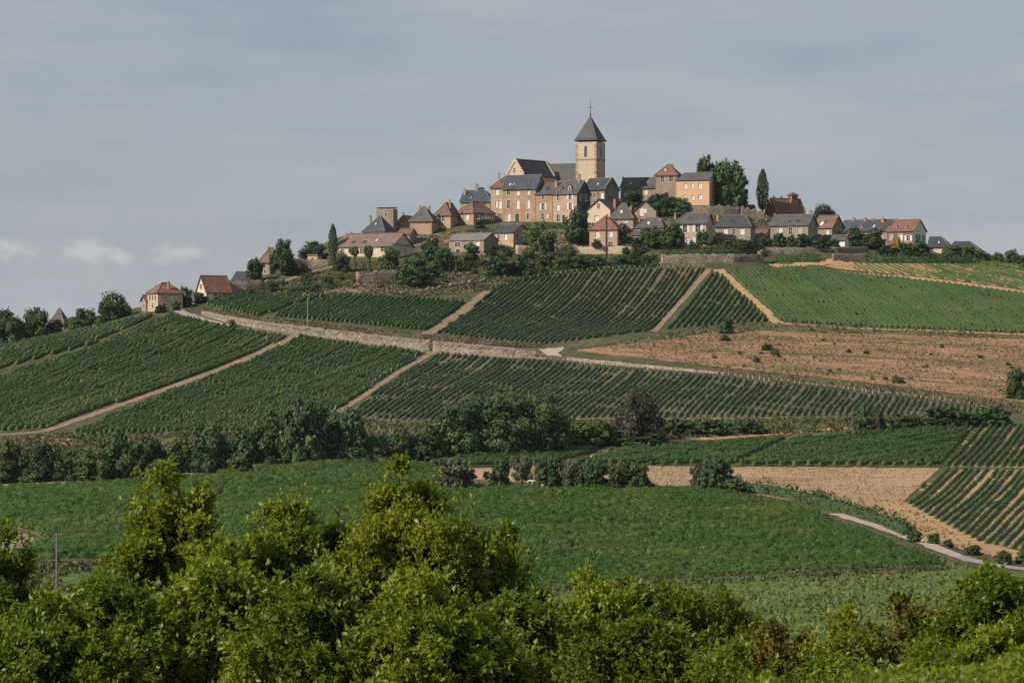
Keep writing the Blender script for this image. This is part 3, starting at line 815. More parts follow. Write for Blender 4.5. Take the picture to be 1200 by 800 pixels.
RIGHT = [(395, 484), (508, 412)]
SOUTH = 0
vineyard('dark green vineyard with fine shallow rows filling the shoulder of the hill at far left',
         [(-30, 450), (60, 423), (110, 408), (160, 384), (200, 369), (232, 376), (270, 384), (340, 396), (318, 404), (258, 430), (196, 452), (116, 479), (56, 501), (-30, 508)],
         [(60, 501), (320, 402)], 1.15, 'vine', w=0.52, h=0.85, gap=0.06, tuft=6)
vineyard('narrow vineyard strip along the skyline below the trees at far left',
         [(-30, 415), (0, 407), (90, 390), (140, 378), (185, 369), (150, 384), (104, 405), (60, 416), (20, 427), (-30, 440)],
         [(60, 501), (320, 402)], 1.5, 'vine', w=0.62, gap=0.05, tuft=4)
vineyard('long vineyard under the roadside wall between the two dirt tracks on the left slope',
         [(356, 393), (400, 401), (500, 413), (466, 433), (426, 460), (390, 484), (366, 498), (330, 504), (200, 507), (85, 508), (200, 459), (262, 437), (322, 410)],
         [(85, 508), (345, 399)], 1.08, 'vine', w=0.46, h=0.82, gap=0.08, tuft=3, posts=True, thin_at=0.6)
vineyard('widest striped vineyard below the road, running right behind the round brown tree',
         [(516, 414), (570, 419), (640, 423), (700, 430), (780, 437), (850, 442), (920, 450), (1000, 460), (1080, 469), (1140, 477), (1160, 484), (1100, 488), (980, 487), (860, 489), (700, 490), (600, 492), (480, 493), (402, 489), (436, 463), (474, 437)],
         RIGHT, 1.3, 'vine_dark', w=0.42, h=0.66, gap=0.08, tuft=3, tsize=0.11, posts=True, thin_at=0.55)
vineyard('small bright vineyard above the start of the roadside wall beside the red-roofed houses',
         [(240, 358), (262, 349), (300, 346), (350, 347), (388, 346), (345, 357), (312, 368), (300, 371), (262, 363)],
         [(300, 372), (352, 349)], 1.1, 'vine_near', w=0.52, gap=0.04, tuft=4)
vineyard('sunlit vineyard above the roadside wall below the long farmhouse',
         [(314, 371), (352, 358), (398, 346), (440, 348), (490, 350), (545, 354), (530, 368), (497, 388), (440, 382), (380, 377)],
         [(500, 392), (566, 345)], 1.1, 'vine_near', w=0.52, gap=0.04, tuft=4)
vineyard('large dark vineyard of crisp slanting stripes below the middle of the village',
         [(580, 340), (606, 332), (640, 324), (700, 318), (760, 315), (826, 314), (808, 338), (782, 366), (763, 387), (720, 393), (640, 404), (580, 399), (512, 391), (545, 368)],
         [(766, 389), (828, 318)], 1.25, 'vine_dark', w=0.42, h=0.72, gap=0.02, tuft=2, tsize=0.10, posts=True)
vineyard('small triangular vineyard between two dirt tracks on the upper slope',
         [(836, 319), (845, 322), (862, 339), (884, 359), (903, 377), (850, 381), (776, 386), (800, 360), (818, 338)],
         [(766, 389), (828, 318)], 1.5, 'vine_near', w=0.62, gap=0.08, tuft=4, bare=0.08)
vineyard('broad vineyard right of the orange track on the upper right slope',
         [(850, 317), (870, 315), (905, 314), (960, 313), (985, 319), (1060, 327), (1130, 336), (1205, 346), (1240, 351), (1240, 393), (1205, 391), (1100, 387), (1000, 383), (915, 377), (888, 354), (866, 333)],
         [(842, 318), (910, 378)], 1.2, 'vine_mid', w=0.54, h=0.85, gap=0.05, tuft=4, bare=0.03)
vineyard('sparse vineyard on orange soil just below the hedges at upper right',
         [(962, 312), (1000, 309), (1060, 309), (1120, 309), (1160, 312), (1205, 317), (1240, 320), (1240, 345), (1205, 340), (1130, 330), (1060, 322), (988, 316)],
         [(1060, 309), (1130, 331)], 1.75, 'vine_mid', soil='soil_sand', w=0.36, h=0.48, gap=0.10, tuft=3)
vineyard('dark vineyard strip at the hill foot in front of the big round tree clump',
         [(500, 545), (540, 538), (600, 532), (660, 527), (715, 520), (690, 533), (650, 543), (560, 547)],
         [(510, 544), (705, 526)], 1.7, 'vine_near', seg=0.5, w=0.6, tuft=16, tsize=0.10, wide=0.9)
vineyard('smooth dark green vineyard between sandy path and stubble field right of centre',
         [(735, 526), (850, 521), (922, 515), (905, 523), (886, 532), (858, 545), (760, 545), (665, 545), (700, 537)],
         [(665, 544), (930, 512)], 1.6, 'vine_near', seg=0.5, w=0.6, tuft=16, tsize=0.10, wide=0.9)
vineyard('bright green vineyard above the right half of the stubble field',
         [(932, 516), (1004, 509), (1060, 505), (1142, 502), (1125, 520), (1103, 546), (1000, 546), (866, 546), (894, 533), (915, 523)],
         [(866, 546), (1120, 503)], 1.6, 'vine_near', seg=0.5, w=0.6, tuft=16, tsize=0.10, wide=0.9)
vineyard('striped vineyard at the right edge above the sandy-soiled rows',
         [(1145, 500), (1205, 499), (1240, 499), (1240, 549), (1205, 548), (1107, 547), (1128, 520)],
         [(1107, 547), (1150, 500)], 1.3, 'vine_near', soil='soil_sand', seg=0.5, w=0.5, h=0.75, tuft=5, tsize=0.12)
vineyard('striped vineyard on orange soil at the lower right edge above the road',
         [(1104, 550), (1205, 551), (1240, 551), (1240, 652), (1205, 645), (1150, 637), (1100, 611), (1060, 589)],
         [(1062, 589), (1106, 551)], 1.3, 'vine', soil='soil_sand', seg=0.45, w=0.46, h=0.58, tuft=6, tsize=0.08, gap=0.04)
vineyard('big smooth green vineyard in the middle foreground left of the pale lane',
         [(470, 578), (560, 575), (650, 574), (760, 574), (850, 579), (905, 589), (950, 601), (978, 613), (1015, 627), (1062, 646), (1108, 661), (1112, 664), (1000, 669), (880, 675), (760, 681), (640, 687), (540, 691), (440, 694)],
         [(640, 686), (1125, 661)], 2.1, 'vine_near', seg=0.4, w=0.5, h=0.95, gap=0.06, tuft=48, tsize=0.095, rowvar=0.12, wide=0.95)
vineyard('smooth green vineyard behind the foreground trees on the left with a utility pole in front',
         [(-30, 574), (80, 570), (240, 560), (345, 548), (430, 541), (500, 547), (545, 556), (540, 574), (470, 577), (440, 694), (340, 672), (200, 657), (100, 656), (20, 661), (12, 652), (34, 645), (50, 634), (42, 626), (10, 617), (-30, 614)],
         [(40, 655), (420, 640)], 2.1, 'vine_near', seg=0.45, w=0.5, h=0.95, gap=0.06, tuft=34, tsize=0.10, rowvar=0.12, wide=0.95)

# ------------------------------------------------------------------ masonry walls
def stone_wall(label, pxbase, hpx, mat='drystone', thick=0.55, name='stone_wall', ragged=0.05, D=None, cat='wall', coping=False):
    """a masonry wall whose foot follows photo points; hpx is its height in photo pixels at each point"""
    P = []
    for i, p in enumerate(pxbase):
        if D is None:
            P.append(ground_at(*p))
        else:
            d = D[i] if isinstance(D, (list, tuple)) else D
            P.append(np.array([(p[0] - CX) / FPX * d, d, (YH - p[1]) / FPX * d]))
    P = np.array(P)
    hp = hpx if isinstance(hpx, (list, tuple)) else [hpx] * len(P)
    H = np.array([h * p[1] / FPX for h, p in zip(hp, P)])
    d = np.concatenate([[0], np.cumsum(np.linalg.norm(np.diff(P[:, :2], axis=0), axis=1))])
    n = max(3, int(d[-1] / 0.7))
    t = np.linspace(0, d[-1], n + 1)
    Q = np.stack([np.interp(t, d, P[:, k]) for k in range(3)], -1)
    hh = np.interp(t, d, H) * (1 + rng.normal(size=n + 1) * ragged)
    T = np.gradient(Q[:, :2], axis=0)
    T /= np.linalg.norm(T, axis=1)[:, None] + 1e-9
    Nn = np.stack([-T[:, 1], T[:, 0]], -1)          # away from the viewer when running left to right
    if Nn[:, 1].mean() < 0: Nn = -Nn
    c0 = Q.mean(0)
    rows = []
    prof = [(0.0, -1.5), (-0.02, 0.30), (0.03, 0.62), (0.06, 0.97), (0.12, 1.0), (thick, 1.0), (thick + 0.04, -1.5)]
    for (off, f) in prof:
        r = np.zeros((n + 1, 3))
        r[:, :2] = Q[:, :2] + Nn * (off + rng.normal(size=n + 1) * 0.025)[:, None]
        r[:, 2] = Q[:, 2] + (hh * f if f > 0 else f)
        rows.append(r)
    V = np.stack(rows, 1)
    m = len(prof)
    idx = np.arange((n + 1) * m).reshape(n + 1, m)
    quads = np.stack([idx[:-1, :-1], idx[1:, :-1], idx[1:, 1:], idx[:-1, 1:]], -1).reshape(-1, 4)
    quads = np.concatenate([quads, [[idx[0, 0], idx[0, 1], idx[0, 2], idx[0, 6]], [idx[0, 2], idx[0, 3], idx[0, 5], idx[0, 6]],
                                    [idx[-1, 6], idx[-1, 2], idx[-1, 1], idx[-1, 0]], [idx[-1, 6], idx[-1, 5], idx[-1, 3], idx[-1, 2]]]])
    o = obj(name, mesh_np(name, V - c0, quads), M[mat])
    o.location = c0
    if coping:                                             # darker, weathered top courses
        rows = []
        for (off, f) in ((-0.07, -0.62), (-0.08, 0.05), (thick * 0.5, 0.10), (thick + 0.06, 0.04), (thick + 0.06, -0.5)):
            r = np.zeros((n + 1, 3))
            r[:, :2] = Q[:, :2] + Nn * (off + rng.normal(size=n + 1) * 0.03)[:, None]
            r[:, 2] = Q[:, 2] + hh + (f * (1 + 0.5 * rng.normal(size=n + 1)) if f == -0.62 else f + rng.normal(size=n + 1) * 0.04)
            rows.append(r)
        V = np.stack(rows, 1)
        idx = np.arange((n + 1) * 5).reshape(n + 1, 5)
        q = np.stack([idx[:-1, :-1], idx[1:, :-1], idx[1:, 1:], idx[:-1, 1:]], -1).reshape(-1, 4)
        obj('coping', mesh_np('coping', V - c0, q), M['drystone_dark'], o)
    return tag(o, label, cat)
stone_wall('long pale stone retaining wall along the upper side of the lane, left of the joint',
           [(236, 370), (262, 377), (300, 385), (350, 391.5), (400, 398), (450, 404.5), (504, 411)], [5.5, 7.5, 9, 9.5, 10.5, 11, 12], name='retaining_wall', ragged=0.025, coping=True)
stone_wall('pale stone retaining wall along the lane, shorter stretch right of the joint',
           [(507, 411.5), (560, 415), (600, 417), (628, 418.5)], [12, 11, 9.5, 7], name='retaining_wall', ragged=0.025, coping=True)
stone_wall('low pale stone kerb wall between fallow field and the widest striped vineyard',
           [(664, 422), (720, 427.5), (780, 433), (850, 438.5)], [4, 4, 3.5, 2], thick=0.4)
stone_wall('high stone terrace wall below the dark roof and tree at the left end of the village',
           [(268, 346), (290, 344), (310, 341), (320, 338)], [17, 15.5, 12, 10])
stone_wall('stepped low stone wall rising right of the left terrace wall',
           [(318, 338.5), (326, 336), (334, 333)], [10, 7, 6])
stone_wall('stone terrace wall under the small flat-roofed shed left of the farmhouse',
           [(341, 320), (352, 316), (362, 313), (386, 311)], [16, 12, 9, 7])
stone_wall('isolated rough stone terrace wall on the bank in front of the long farmhouse',
           [(418, 331), (440, 331), (467, 330)], [13, 13.5, 14])
stone_wall('low broken stone wall on the grassy bank below the slate-roofed cottages',
           [(470, 345), (510, 341), (540, 336), (570, 331)], [3, 4, 5, 4], mat='drystone', ragged=0.2)
stone_wall('plastered garden wall in front of the small grey cottages',
           [(605, 298), (622, 298), (650, 298)], [11, 10, 9], mat='cream_dull')
stone_wall('long sunlit garden wall in front of the square red-roofed house',
           [(652, 298), (690, 298), (730, 298), (742, 297.5)], [9, 9, 9, 8], mat='cream_dull')
stone_wall('low wall at the foot of the two grey cottages on the bank',
           [(560, 300), (580, 300), (600, 300)], [3, 3, 3])
stone_wall('grey stone retaining wall under the long clipped hedge',
           [(775, 308), (820, 308), (860, 308), (890, 308)], 10, mat='drystone')
stone_wall('short square stone pier at the right end of the retaining wall under the hedge',
           [(891, 308), (895, 308)], 14, mat='drystone', thick=0.9)
stone_wall('dark stone garden wall in front of the slate-roofed house with three windows',
           [(897, 297), (940, 297), (980, 296), (1018, 296)], 7, mat='drystone_dark')
stone_wall('dark stone retaining wall above the orange soil at upper right',
           [(976, 306), (1000, 306), (1017, 306)], 9, mat='drystone_dark')
stone_wall('rough dark stone retaining wall beneath the orange house and the tall round trees',
           [(806, 254), (830, 254.5), (850, 254), (868, 253)], [12, 13, 13, 11], mat='drystone_dark', ragged=0.1)
stone_wall('crumbling stone wall on the slope left of the cypress by the brick house',
           [(868, 253), (885, 254), (897, 256)], [10, 9, 7], mat='drystone_dark', ragged=0.15)
# ------------------------------------------------------------------ buildings
def holed_face(mb, P, W, H, holes, reveal=0.22):
    """a wall face of width W and height H mapped to 3-D by P(u, v, inwards), with rectangular holes and their reveals"""
    us = sorted(set([0.0, W] + [c for h in holes for c in (h[0], h[1])]))
    vs = sorted(set([-3.5, H] + [c for h in holes for c in (h[2], h[3])]))
    for u0, u1 in zip(us[:-1], us[1:]):
        for v0, v1 in zip(vs[:-1], vs[1:]):
            uc, vc = (u0 + u1) / 2, (v0 + v1) / 2
            if any(h[0] < uc < h[1] and h[2] < vc < h[3] for h in holes):
                continue
            mb.poly(P(u0, v0, 0), P(u1, v0, 0), P(u1, v1, 0), P(u0, v1, 0))
    for (a, b, c, d) in holes:
        for (p, q) in (((a, c), (a, d)), ((a, d), (b, d)), ((b, d), (b, c)), ((b, c), (a, c))):
            mb.poly(P(*p, 0), P(*p, reveal), P(*q, reveal), P(*q, 0))
def roof_planes(w, d, h, rise, kind, oh, iA, iB):
    """vertices and faces of the roof; kind 'w' runs the ridge along the front, 'd' runs it back from the front"""
    if kind == 'flat':
        return [(-oh, -oh, h + 0.25), (w + oh, -oh, h + 0.25), (w + oh, d + oh, h + 0.25), (-oh, d + oh, h + 0.25)], [[0, 1, 2, 3]]
    sw = kind == 'd'
    a, b = (d, w) if sw else (w, d)
    drop = rise / (b / 2) * oh
    x0, x1 = -oh, a + oh
    r0 = iA if iA > 0 else -oh
    r1 = a - iB if iB > 0 else a + oh
    if r1 - r0 < 0.1:
        r0 = r1 = (r0 + r1) / 2; r1 += 0.05; r0 -= 0.05
    z = h - drop
    pts = [(x0, -oh, z), (x1, -oh, z), (x1, b + oh, z), (x0, b + oh, z), (r0, b / 2, h + rise), (r1, b / 2, h + rise)]
    faces = [[0, 1, 5, 4], [2, 3, 4, 5]]
    faces.append([1, 2, 5]); faces.append([3, 0, 4])
    if iA <= 0: faces.pop(3)
    if iB <= 0: faces.pop(2)
    if sw:
        pts = [(q, p, r) for (p, q, r) in pts]
        faces = [f[::-1] for f in faces]
    return pts, faces
def build_house(xl, xc, base, eave, ridge, D, th, roof='w', xr=None, d=None, iA=0.0, iB=0.0, wall='stone', tile='slate',
                windows=(), dormers=(), chimneys=(), skylights=(), name='house', label=None, cat='house', group=None, root=None,
                oh=0.35, sur='surround', parapet=False, wall_label=None, side_wall=None):
    s = FPX / D
    t = math.radians(th)
    w = (xc - xl) / (s * math.cos(t))
    if d is None:
        d = (xr - xc) / (s * math.sin(t))
    h = (base - eave) / s
    rise = (eave - ridge) / s
    ex = np.array([math.cos(t), -math.sin(t)])
    corner = np.array([(xc - CX) / s, D])
    O = corner - ex * w
    z0 = (YH - base) / s
    own = root is None
    if own:
        root = empty(name, (O[0], O[1], z0), -t)
        tag(root, label, cat, group)
        off, rz = (0, 0, 0), 0.0
    else:
        off, rz = (O[0] - root.location[0], O[1] - root.location[1], z0 - root.location[2]), -t
    def put(o):
        if not own and o.parent is root:
            o.location = off; o.rotation_euler = (0, 0, rz)
        return o
    # openings, given in photo pixels, sorted to the face they are on
    front, side, left = [], [], []
    for W in windows:
        wx, wy, ww, wh = W[0], W[1], W[2] * 1.15, W[3] * 1.08
        kind = W[4] if len(W) > 4 else 'plain'
        v0 = (base - wy) / s - wh / s / 2
        v1 = v0 + wh / s
        v1 = min(v1, h - 0.12) if roof != 'd' or wx > xc else v1
        if wx <= xc:
            u = (wx - xl) / s / math.cos(t); hw = ww / s / math.cos(t) / 2
            front.append((max(0.15, u - hw), min(w - 0.15, u + hw), v0, v1, kind))
        else:
            u = (wx - xc) / s / math.sin(t); hw = ww / s / math.sin(t) / 2
            side.append((max(0.15, u - hw), min(d - 0.15, u + hw), v0, v1, kind))
    PF = lambda u, v, i: (u, i, v)
    PS = lambda u, v, i: (w - i, u, v)
    PL = lambda u, v, i: (i, d - u, v)
    PB = lambda u, v, i: (w - u, d - i, v)
    mb = MB()
    def low(lst, H):
        return [q[:4] for q in lst if q[3] <= H - 0.05]
    holed_face(mb, PF, w, h, low(front, h))
    sb = MB() if side_wall else mb
    holed_face(sb, PS, d, h, low(side, h))
    holed_face(mb, PL, d, h, [])
    holed_face(mb, PB, w, h, [])
    if roof == 'w':
        if iB <= 0: sb.poly((w, 0, h), (w, d, h), (w, d / 2, h + rise))
        if iA <= 0: mb.poly((0, d, h), (0, 0, h), (0, d / 2, h + rise))
    elif roof == 'd':
        if iA <= 0: mb.poly((0, 0, h), (w, 0, h), (w / 2, 0, h + rise))
        if iB <= 0: mb.poly((w, d, h), (0, d, h), (w / 2, d, h + rise))
    wo = put(mb.build('wall', M[wall], root))
    if wall_label: wo['label'] = wall_label
    if side_wall: put(sb.build('gable_wall', M[side_wall], root))
    # roof
    pts, faces = roof_planes(w, d, h, rise, roof, oh, iA, iB)
    rb = MB()
    rb.solid([(p[0], p[1], p[2] + 0.16) for p in pts], faces, 0.16)
    ro = put(rb.build('roof', M[tile], root))
    # ridge and hip tiles
    if roof != 'flat':
        rt = MB()
        P6 = [(p[0], p[1], p[2] + 0.2) for p in pts]
        rt.tube(P6[4], P6[5], 0.13, 0.13, 5)
        if iA > 0:
            rt.tube(P6[0], P6[4], 0.10, 0.10, 5); rt.tube(P6[3], P6[4], 0.10, 0.10, 5)
        if iB > 0:
            rt.tube(P6[1], P6[5], 0.10, 0.10, 5); rt.tube(P6[2], P6[5], 0.10, 0.10, 5)
        rt.build('ridge_tiles', M['tile_brown' if 'tile' in tile else 'slate_light'], ro)
    if parapet:                                           # raised stone coping on the gable ends
        aa = d if roof == 'w' else w
        for end in ((0, w) if roof == 'w' else (0, d)):
            cp = MB()
            n = 7
            for sgn in (-1, 1):
                for k in range(n):
                    f0, f1 = k / n, (k + 1) / n
                    p0, p1 = aa / 2 + sgn * aa / 2 * (1 - f0), aa / 2 + sgn * aa / 2 * (1 - f1)
                    lo, hi = min(p0, p1), max(p0, p1)
                    zb, zt = h + rise * f0 - 0.2, h + rise * f1 + 0.30
                    e0, e1 = end - 0.24, end + 0.24
                    if roof == 'w': cp.box(e0, e1, lo, hi - 0.002, zb, zt)
                    else: cp.box(lo, hi - 0.002, e0, e1, zb, zt)
            put(cp.build('gable_coping', M[wall], root))
    # windows and doors
    def opening(q, P, gable):
        a, b, c, e, kind = q
        m = MB()
        f = 0.15 if (b - a) > 0.5 else 0.09
        out = -0.035
        if gable:
            rv = 0.0
        else:
            rv = 0.20
        # raised surround
        def bar(u0, u1, v0, v1, i0, i1):
            A = [P(u0, v0, i0), P(u1, v0, i0), P(u1, v1, i0), P(u0, v1, i0)]
            B = [P(u0, v0, i1), P(u1, v0, i1), P(u1, v1, i1), P(u0, v1, i1)]
            m.poly(*A)
            for k in range(4):
                m.poly(A[k], B[k], B[(k + 1) % 4], A[(k + 1) % 4])
        bar(a - f, a, c - f, e + f, out, 0.05); bar(b, b + f, c - f, e + f, out, 0.05)
        bar(a, b, e, e + f, out, 0.05); bar(a, b, c - f * 1.4, c, out * 2, 0.05)
        wnm = 'door' if kind in ('door', 'green_door') else 'window'
        wo = put(m.build(wnm, M[sur], root))
        g = MB()
        depth = rv - 0.03 if not gable else -0.012
        if kind in ('white', 'door', 'green_door', 'grey'):
            g.poly(P(a, c, depth), P(b, c, depth), P(b, e, depth), P(a, e, depth))
            mt = {'white': 'white_paint', 'door': 'dark_wood', 'green_door': 'green_paint', 'grey': 'grey_paint'}[kind]
            po = g.build('leaf' if wnm == 'door' else 'closed_shutter', M[mt], wo)
        else:
            g.poly(P(a, c, depth), P(b, c, depth), P(b, e, depth), P(a, e, depth))
            po = g.build('pane', M['glass'], wo)
            cr = MB()
            m2 = m
            m = cr
            mid = (a + b) / 2
            bar(mid - 0.035, mid + 0.035, c, e, depth - 0.03, depth - 0.005)
            hb = c + (e - c) * 0.55
            bar(a, mid - 0.036, hb - 0.03, hb + 0.03, depth - 0.028, depth - 0.005)
            bar(mid + 0.036, b, hb - 0.03, hb + 0.03, depth - 0.028, depth - 0.005)
            m = m2
            cr.build('glazing_bars', M['white_paint'], wo)
        if kind == 'shut':
            for (u0, u1) in ((a - f - (b - a) * 0.52, a - f), (b + f, b + f + (b - a) * 0.52)):
                m = MB()
                bar(u0, u1, c, e, -0.06, -0.01)
                m.build('shutter', M['white_paint'], wo)
    for q in front: opening(q, PF, q[3] > h - 0.05)
    for q in side: opening(q, PS, q[3] > h - 0.05)
    def roof_point(px, py, frac=None):
        """front-slope point seen at a photo pixel -> local x, y, z"""
        z = (base - py) / s
        y = d / 2 * min(1.0, max(0.0, (z - h) / max(rise, 0.1))) if frac is None else d * frac
        x = ((px - xl) / s - y * math.sin(t)) / math.cos(t)
        return x, y, z
    for (px, py, ww, wh, kind) in dormers:                # py is the sill of the dormer
        x, y, z = roof_point(px, py)
        hw, hh = ww / s / 2, wh / s
        slope = rise / (d / 2)
        back = y + (hh + hw) / slope
        back = min(back, d / 2)
        m = MB()
        y0 = y - 0.1
        m.poly((x - hw, y0, z - 0.2), (x + hw, y0, z - 0.2), (x + hw, y0, z + hh), (x, y0, z + hh + hw * 0.8), (x - hw, y0, z + hh))
        m.poly((x - hw, y0, z - 0.2), (x - hw, y0, z + hh), (x - hw, back, z + hh), (x - hw, back, z - 0.2))
        m.poly((x + hw, y0, z - 0.2), (x + hw, back, z - 0.2), (x + hw, back, z + hh), (x + hw, y0, z + hh))
        do = m.build('dormer', M['white_paint' if kind == 'white' else wall], ro)
        m = MB()
        o2 = 0.12
        m.solid([(x - hw - o2, y0 - 0.15, z + hh - 0.02), (x, y0 - 0.15, z + hh + hw * 0.8 + 0.12), (x + hw + o2, y0 - 0.15, z + hh - 0.02),
                 (x - hw - o2, back, z + hh - 0.02), (x, back, z + hh + hw * 0.8 + 0.12), (x + hw + o2, back, z + hh - 0.02)], [[0, 1, 4, 3], [1, 2, 5, 4]], 0.08)
        m.build('dormer_roof', M[tile], ro)
        m = MB()
        m.poly((x - hw * 0.62, y0 - 0.02, z), (x + hw * 0.62, y0 - 0.02, z), (x + hw * 0.62, y0 - 0.02, z + hh * 0.9), (x - hw * 0.62, y0 - 0.02, z + hh * 0.9))
        m.build('dormer_pane', M['glass'], ro)
    for (px, py, ww, wh, kind) in skylights:
        x, y, z = roof_point(px, py)
        hw, hz = ww / s / 2, wh / s / 2
        k = rise / (d / 2)
        dy = hz / k
        m = MB()
        up = 0.22
        m.solid([(x - hw, y - dy, z - hz + up), (x + hw, y - dy, z - hz + up), (x + hw, y + dy, z + hz + up), (x - hw, y + dy, z + hz + up)], [[0, 1, 2, 3]], 0.15)
        m.build('skylight', M['white_paint' if kind == 'white' else 'glass'], ro)
    for c in chimneys:                                    # photo column, row of the top, width, place across the roof, material
        px, py, ww = c[:3]
        frac = c[3] if len(c) > 3 else 0.5
        mt = c[4] if len(c) > 4 else 'stone_red'
        x, y, z = roof_point(px, py, frac)
        hw = ww / s / 2
        zr = h + rise * (1 - abs(frac - 0.5) * 2) if roof == 'w' else h
        zb = min(zr - 0.8, z - 1.2)
        m = MB()
        m.box(x - hw, x + hw, y - hw * 0.8, y + hw * 0.8, zb, z - 0.22)
        m.box(x - hw - 0.07, x + hw + 0.07, y - hw * 0.8 - 0.07, y + hw * 0.8 + 0.07, z - 0.22, z - 0.08)
        co = m.build('chimney', M[mt], ro)
        m = MB()
        for k in (-0.45, 0.45):
            m.tube((x + hw * k, y, z - 0.08), (x + hw * k, y, z + 0.22), 0.11, 0.09, 6)
        m.build('chimney_pot', M['tile_red'], ro)
    return dict(root=root, w=w, d=d, h=h, rise=rise, off=off, rz=rz, roof=ro, put=put, s=s)

H = build_house
# left end of the village
H(170, 185, 365, 342.5, 331.5, 808, 60, 'd', xr=212.5, iA=2.6, iB=2.6, wall='cream_dull', tile='tile_red', name='village_house',
  label='two-storey house with orange-red hipped roof alone at the left end of the lane',
  windows=[(173.5, 348.5, 1.8, 5), (177.5, 348.5, 1.8, 5), (181.5, 348.5, 1.8, 5), (173.5, 357.5, 1.8, 5, 'white'), (177.5, 357.5, 1.8, 5), (181.5, 357.5, 1.8, 5, 'white'), (201, 348.5, 4, 5.5, 'white'), (192, 358, 3.5, 5), (206, 358, 3.5, 5)],
  chimneys=[(179.5, 334.5, 2.8, 0.3), (196.5, 330, 2.6, 0.5)])
H(164.5, 171, 366, 352, 346.5, 813, 60, 'd', d=4, wall='stone_grey', tile='tile_brown', name='outbuilding', cat='shed', windows=[(168, 358, 1.8, 3)],
  label='narrow brown annexe against the left side of the lone orange-roofed house')
H(228.5, 241.7, 349.5, 341, 323.5, 826, 58, 'd', xr=269, wall='cream', tile='tile_red', name='village_house',
  label='house with steep dark red roof and bright cream gable facing left, beside the terrace wall',
  windows=[(234.5, 335.5, 2.4, 5), (252, 345, 2.5, 4), (262, 345, 2.5, 4)], skylights=[], chimneys=[])
H(219, 227.5, 357.5, 349, 340, 818, 20, 'w', xr=230, iA=1.2, iB=1.2, wall='pink', tile='slate_grey', name='cottage', windows=[(224, 353.5, 1.8, 3)],
  label='tiny pink-walled cottage with grey pointed roof left of the cream gable')
H(303, 316, 322, 305.5, 291, 856, 20, 'w', xr=322, iA=2.2, wall='stone_grey', tile='tile_brown', name='village_house',
  label='tall narrow house with brown hipped roof squeezed between dark round trees on the left slope',
  windows=[(310.5, 311, 2.4, 6), (310.5, 318, 2.4, 4)], chimneys=[(314, 289.5, 2.2)])
H(272, 292, 335, 328, 318.5, 846, 15, 'w', d=7, wall='stone_grey', tile='slate', name='cottage',
  label='low dark-slate roof showing above the high terrace wall at the left end of the village')
H(58, 74.5, 391, 376, 361.5, 829, 20, 'w', xr=79, iA=1.75, iB=1.75, wall='stone_grey', tile='slate_grey', name='dovecote', cat='dovecote',
  label='small square dovecote with brown pyramid roof among trees on the left skyline', windows=[(68, 382, 2.2, 4)])
H(360, 372, 309, 300, 298, 880, 25, 'flat', xr=377, wall='stone', tile='stone_grey', name='outbuilding', cat='shed', oh=0.1, windows=[(366, 304.5, 2.2, 5, 'door')],
  label='small flat-roofed stone shed on the terrace left of the cypress')
# farmhouse and tower group
H(392, 459.6, 303, 288, 272.5, 890, 27, 'w', xr=483.4, wall='cream', tile='tile_mauve', name='farmhouse', wall_label='cream rendered wall, grey in the shaded gable',
  label='long low farmhouse with mauve-brown tiled roof and cream front at the left of the village',
  windows=[(399.5, 293.5, 3.4, 5), (409, 293, 3.4, 5, 'white'), (423, 293.5, 3.4, 5), (437, 294, 3, 5, 'white'), (449, 291.5, 5, 5.5), (432, 301, 3, 5), (471.5, 281.5, 3.4, 6), (471.5, 295, 5, 8, 'white')],
  skylights=[(413, 283, 5, 3, 'dark'), (426, 283, 5, 3, 'dark'), (441, 281, 1.6, 2.4, 'white')], chimneys=[(409, 270.5, 2.6, 0.5, 'brick')])
H(426.5, 450, 285, 269, 252.5, 917, 27, 'w', xr=462, iA=3.2, iB=3.0, wall='cream', tile='slate', name='village_house', oh=0.6,
  label='house with pointed dark slate roof in front of the square stone tower', windows=[(436, 275, 3, 4)],
  chimneys=[(433.5, 252.5, 2.2, 0.3, 'stone_grey')], skylights=[(440, 262.5, 1.4, 1.8, 'white')])
tw = H(441, 461, 280, 244.5, 243.5, 926, 13, 'flat', d=4.4, wall='stone_grey', tile='slate_grey', name='stone_tower', cat='tower', oh=0.12,
  label='square flat-topped old stone tower behind the pointed slate roof', windows=[(452.5, 252, 2.6, 4), (450.5, 247.5, 1.6, 1.8)])
H(464.5, 481, 276, 262, 253, 931, 20, 'd', d=7, wall='stone', tile='tile_brown', name='cottage', parapet=True,
  label='small sandstone gable with stepped coping just right of the square tower', chimneys=[(472.5, 249.5, 2.2, 0.05)])
H(480, 506, 275, 257.5, 241.5, 921, 18, 'w', xr=513.5, iA=3.3, iB=3.3, wall='stone_red', tile='slate_grey', name='village_house', oh=0.4,
  label='square stone house with grey pyramid roof and two chimneys above the grassy bank', windows=[(493.5, 265.5, 1.8, 2.2)],
  chimneys=[(491.5, 240.5, 2, 0.75, 'stone_red'), (502.8, 241, 2.2, 0.7, 'stone_grey')], skylights=[(493, 252, 2.2, 1.6, 'dark')])
H(509.3, 528, 267.5, 251, 237.5, 926, 20, 'd', xr=539, iA=2.4, wall='stone', tile='tile_brown', name='village_house',
  label='sunlit stone house with brown hipped roof right of the pyramid-roofed house', windows=[(519.5, 256, 2.6, 6), (519, 265.5, 4, 3, 'white')],
  chimneys=[(527, 234.5, 2, 0.3)], dormers=[])
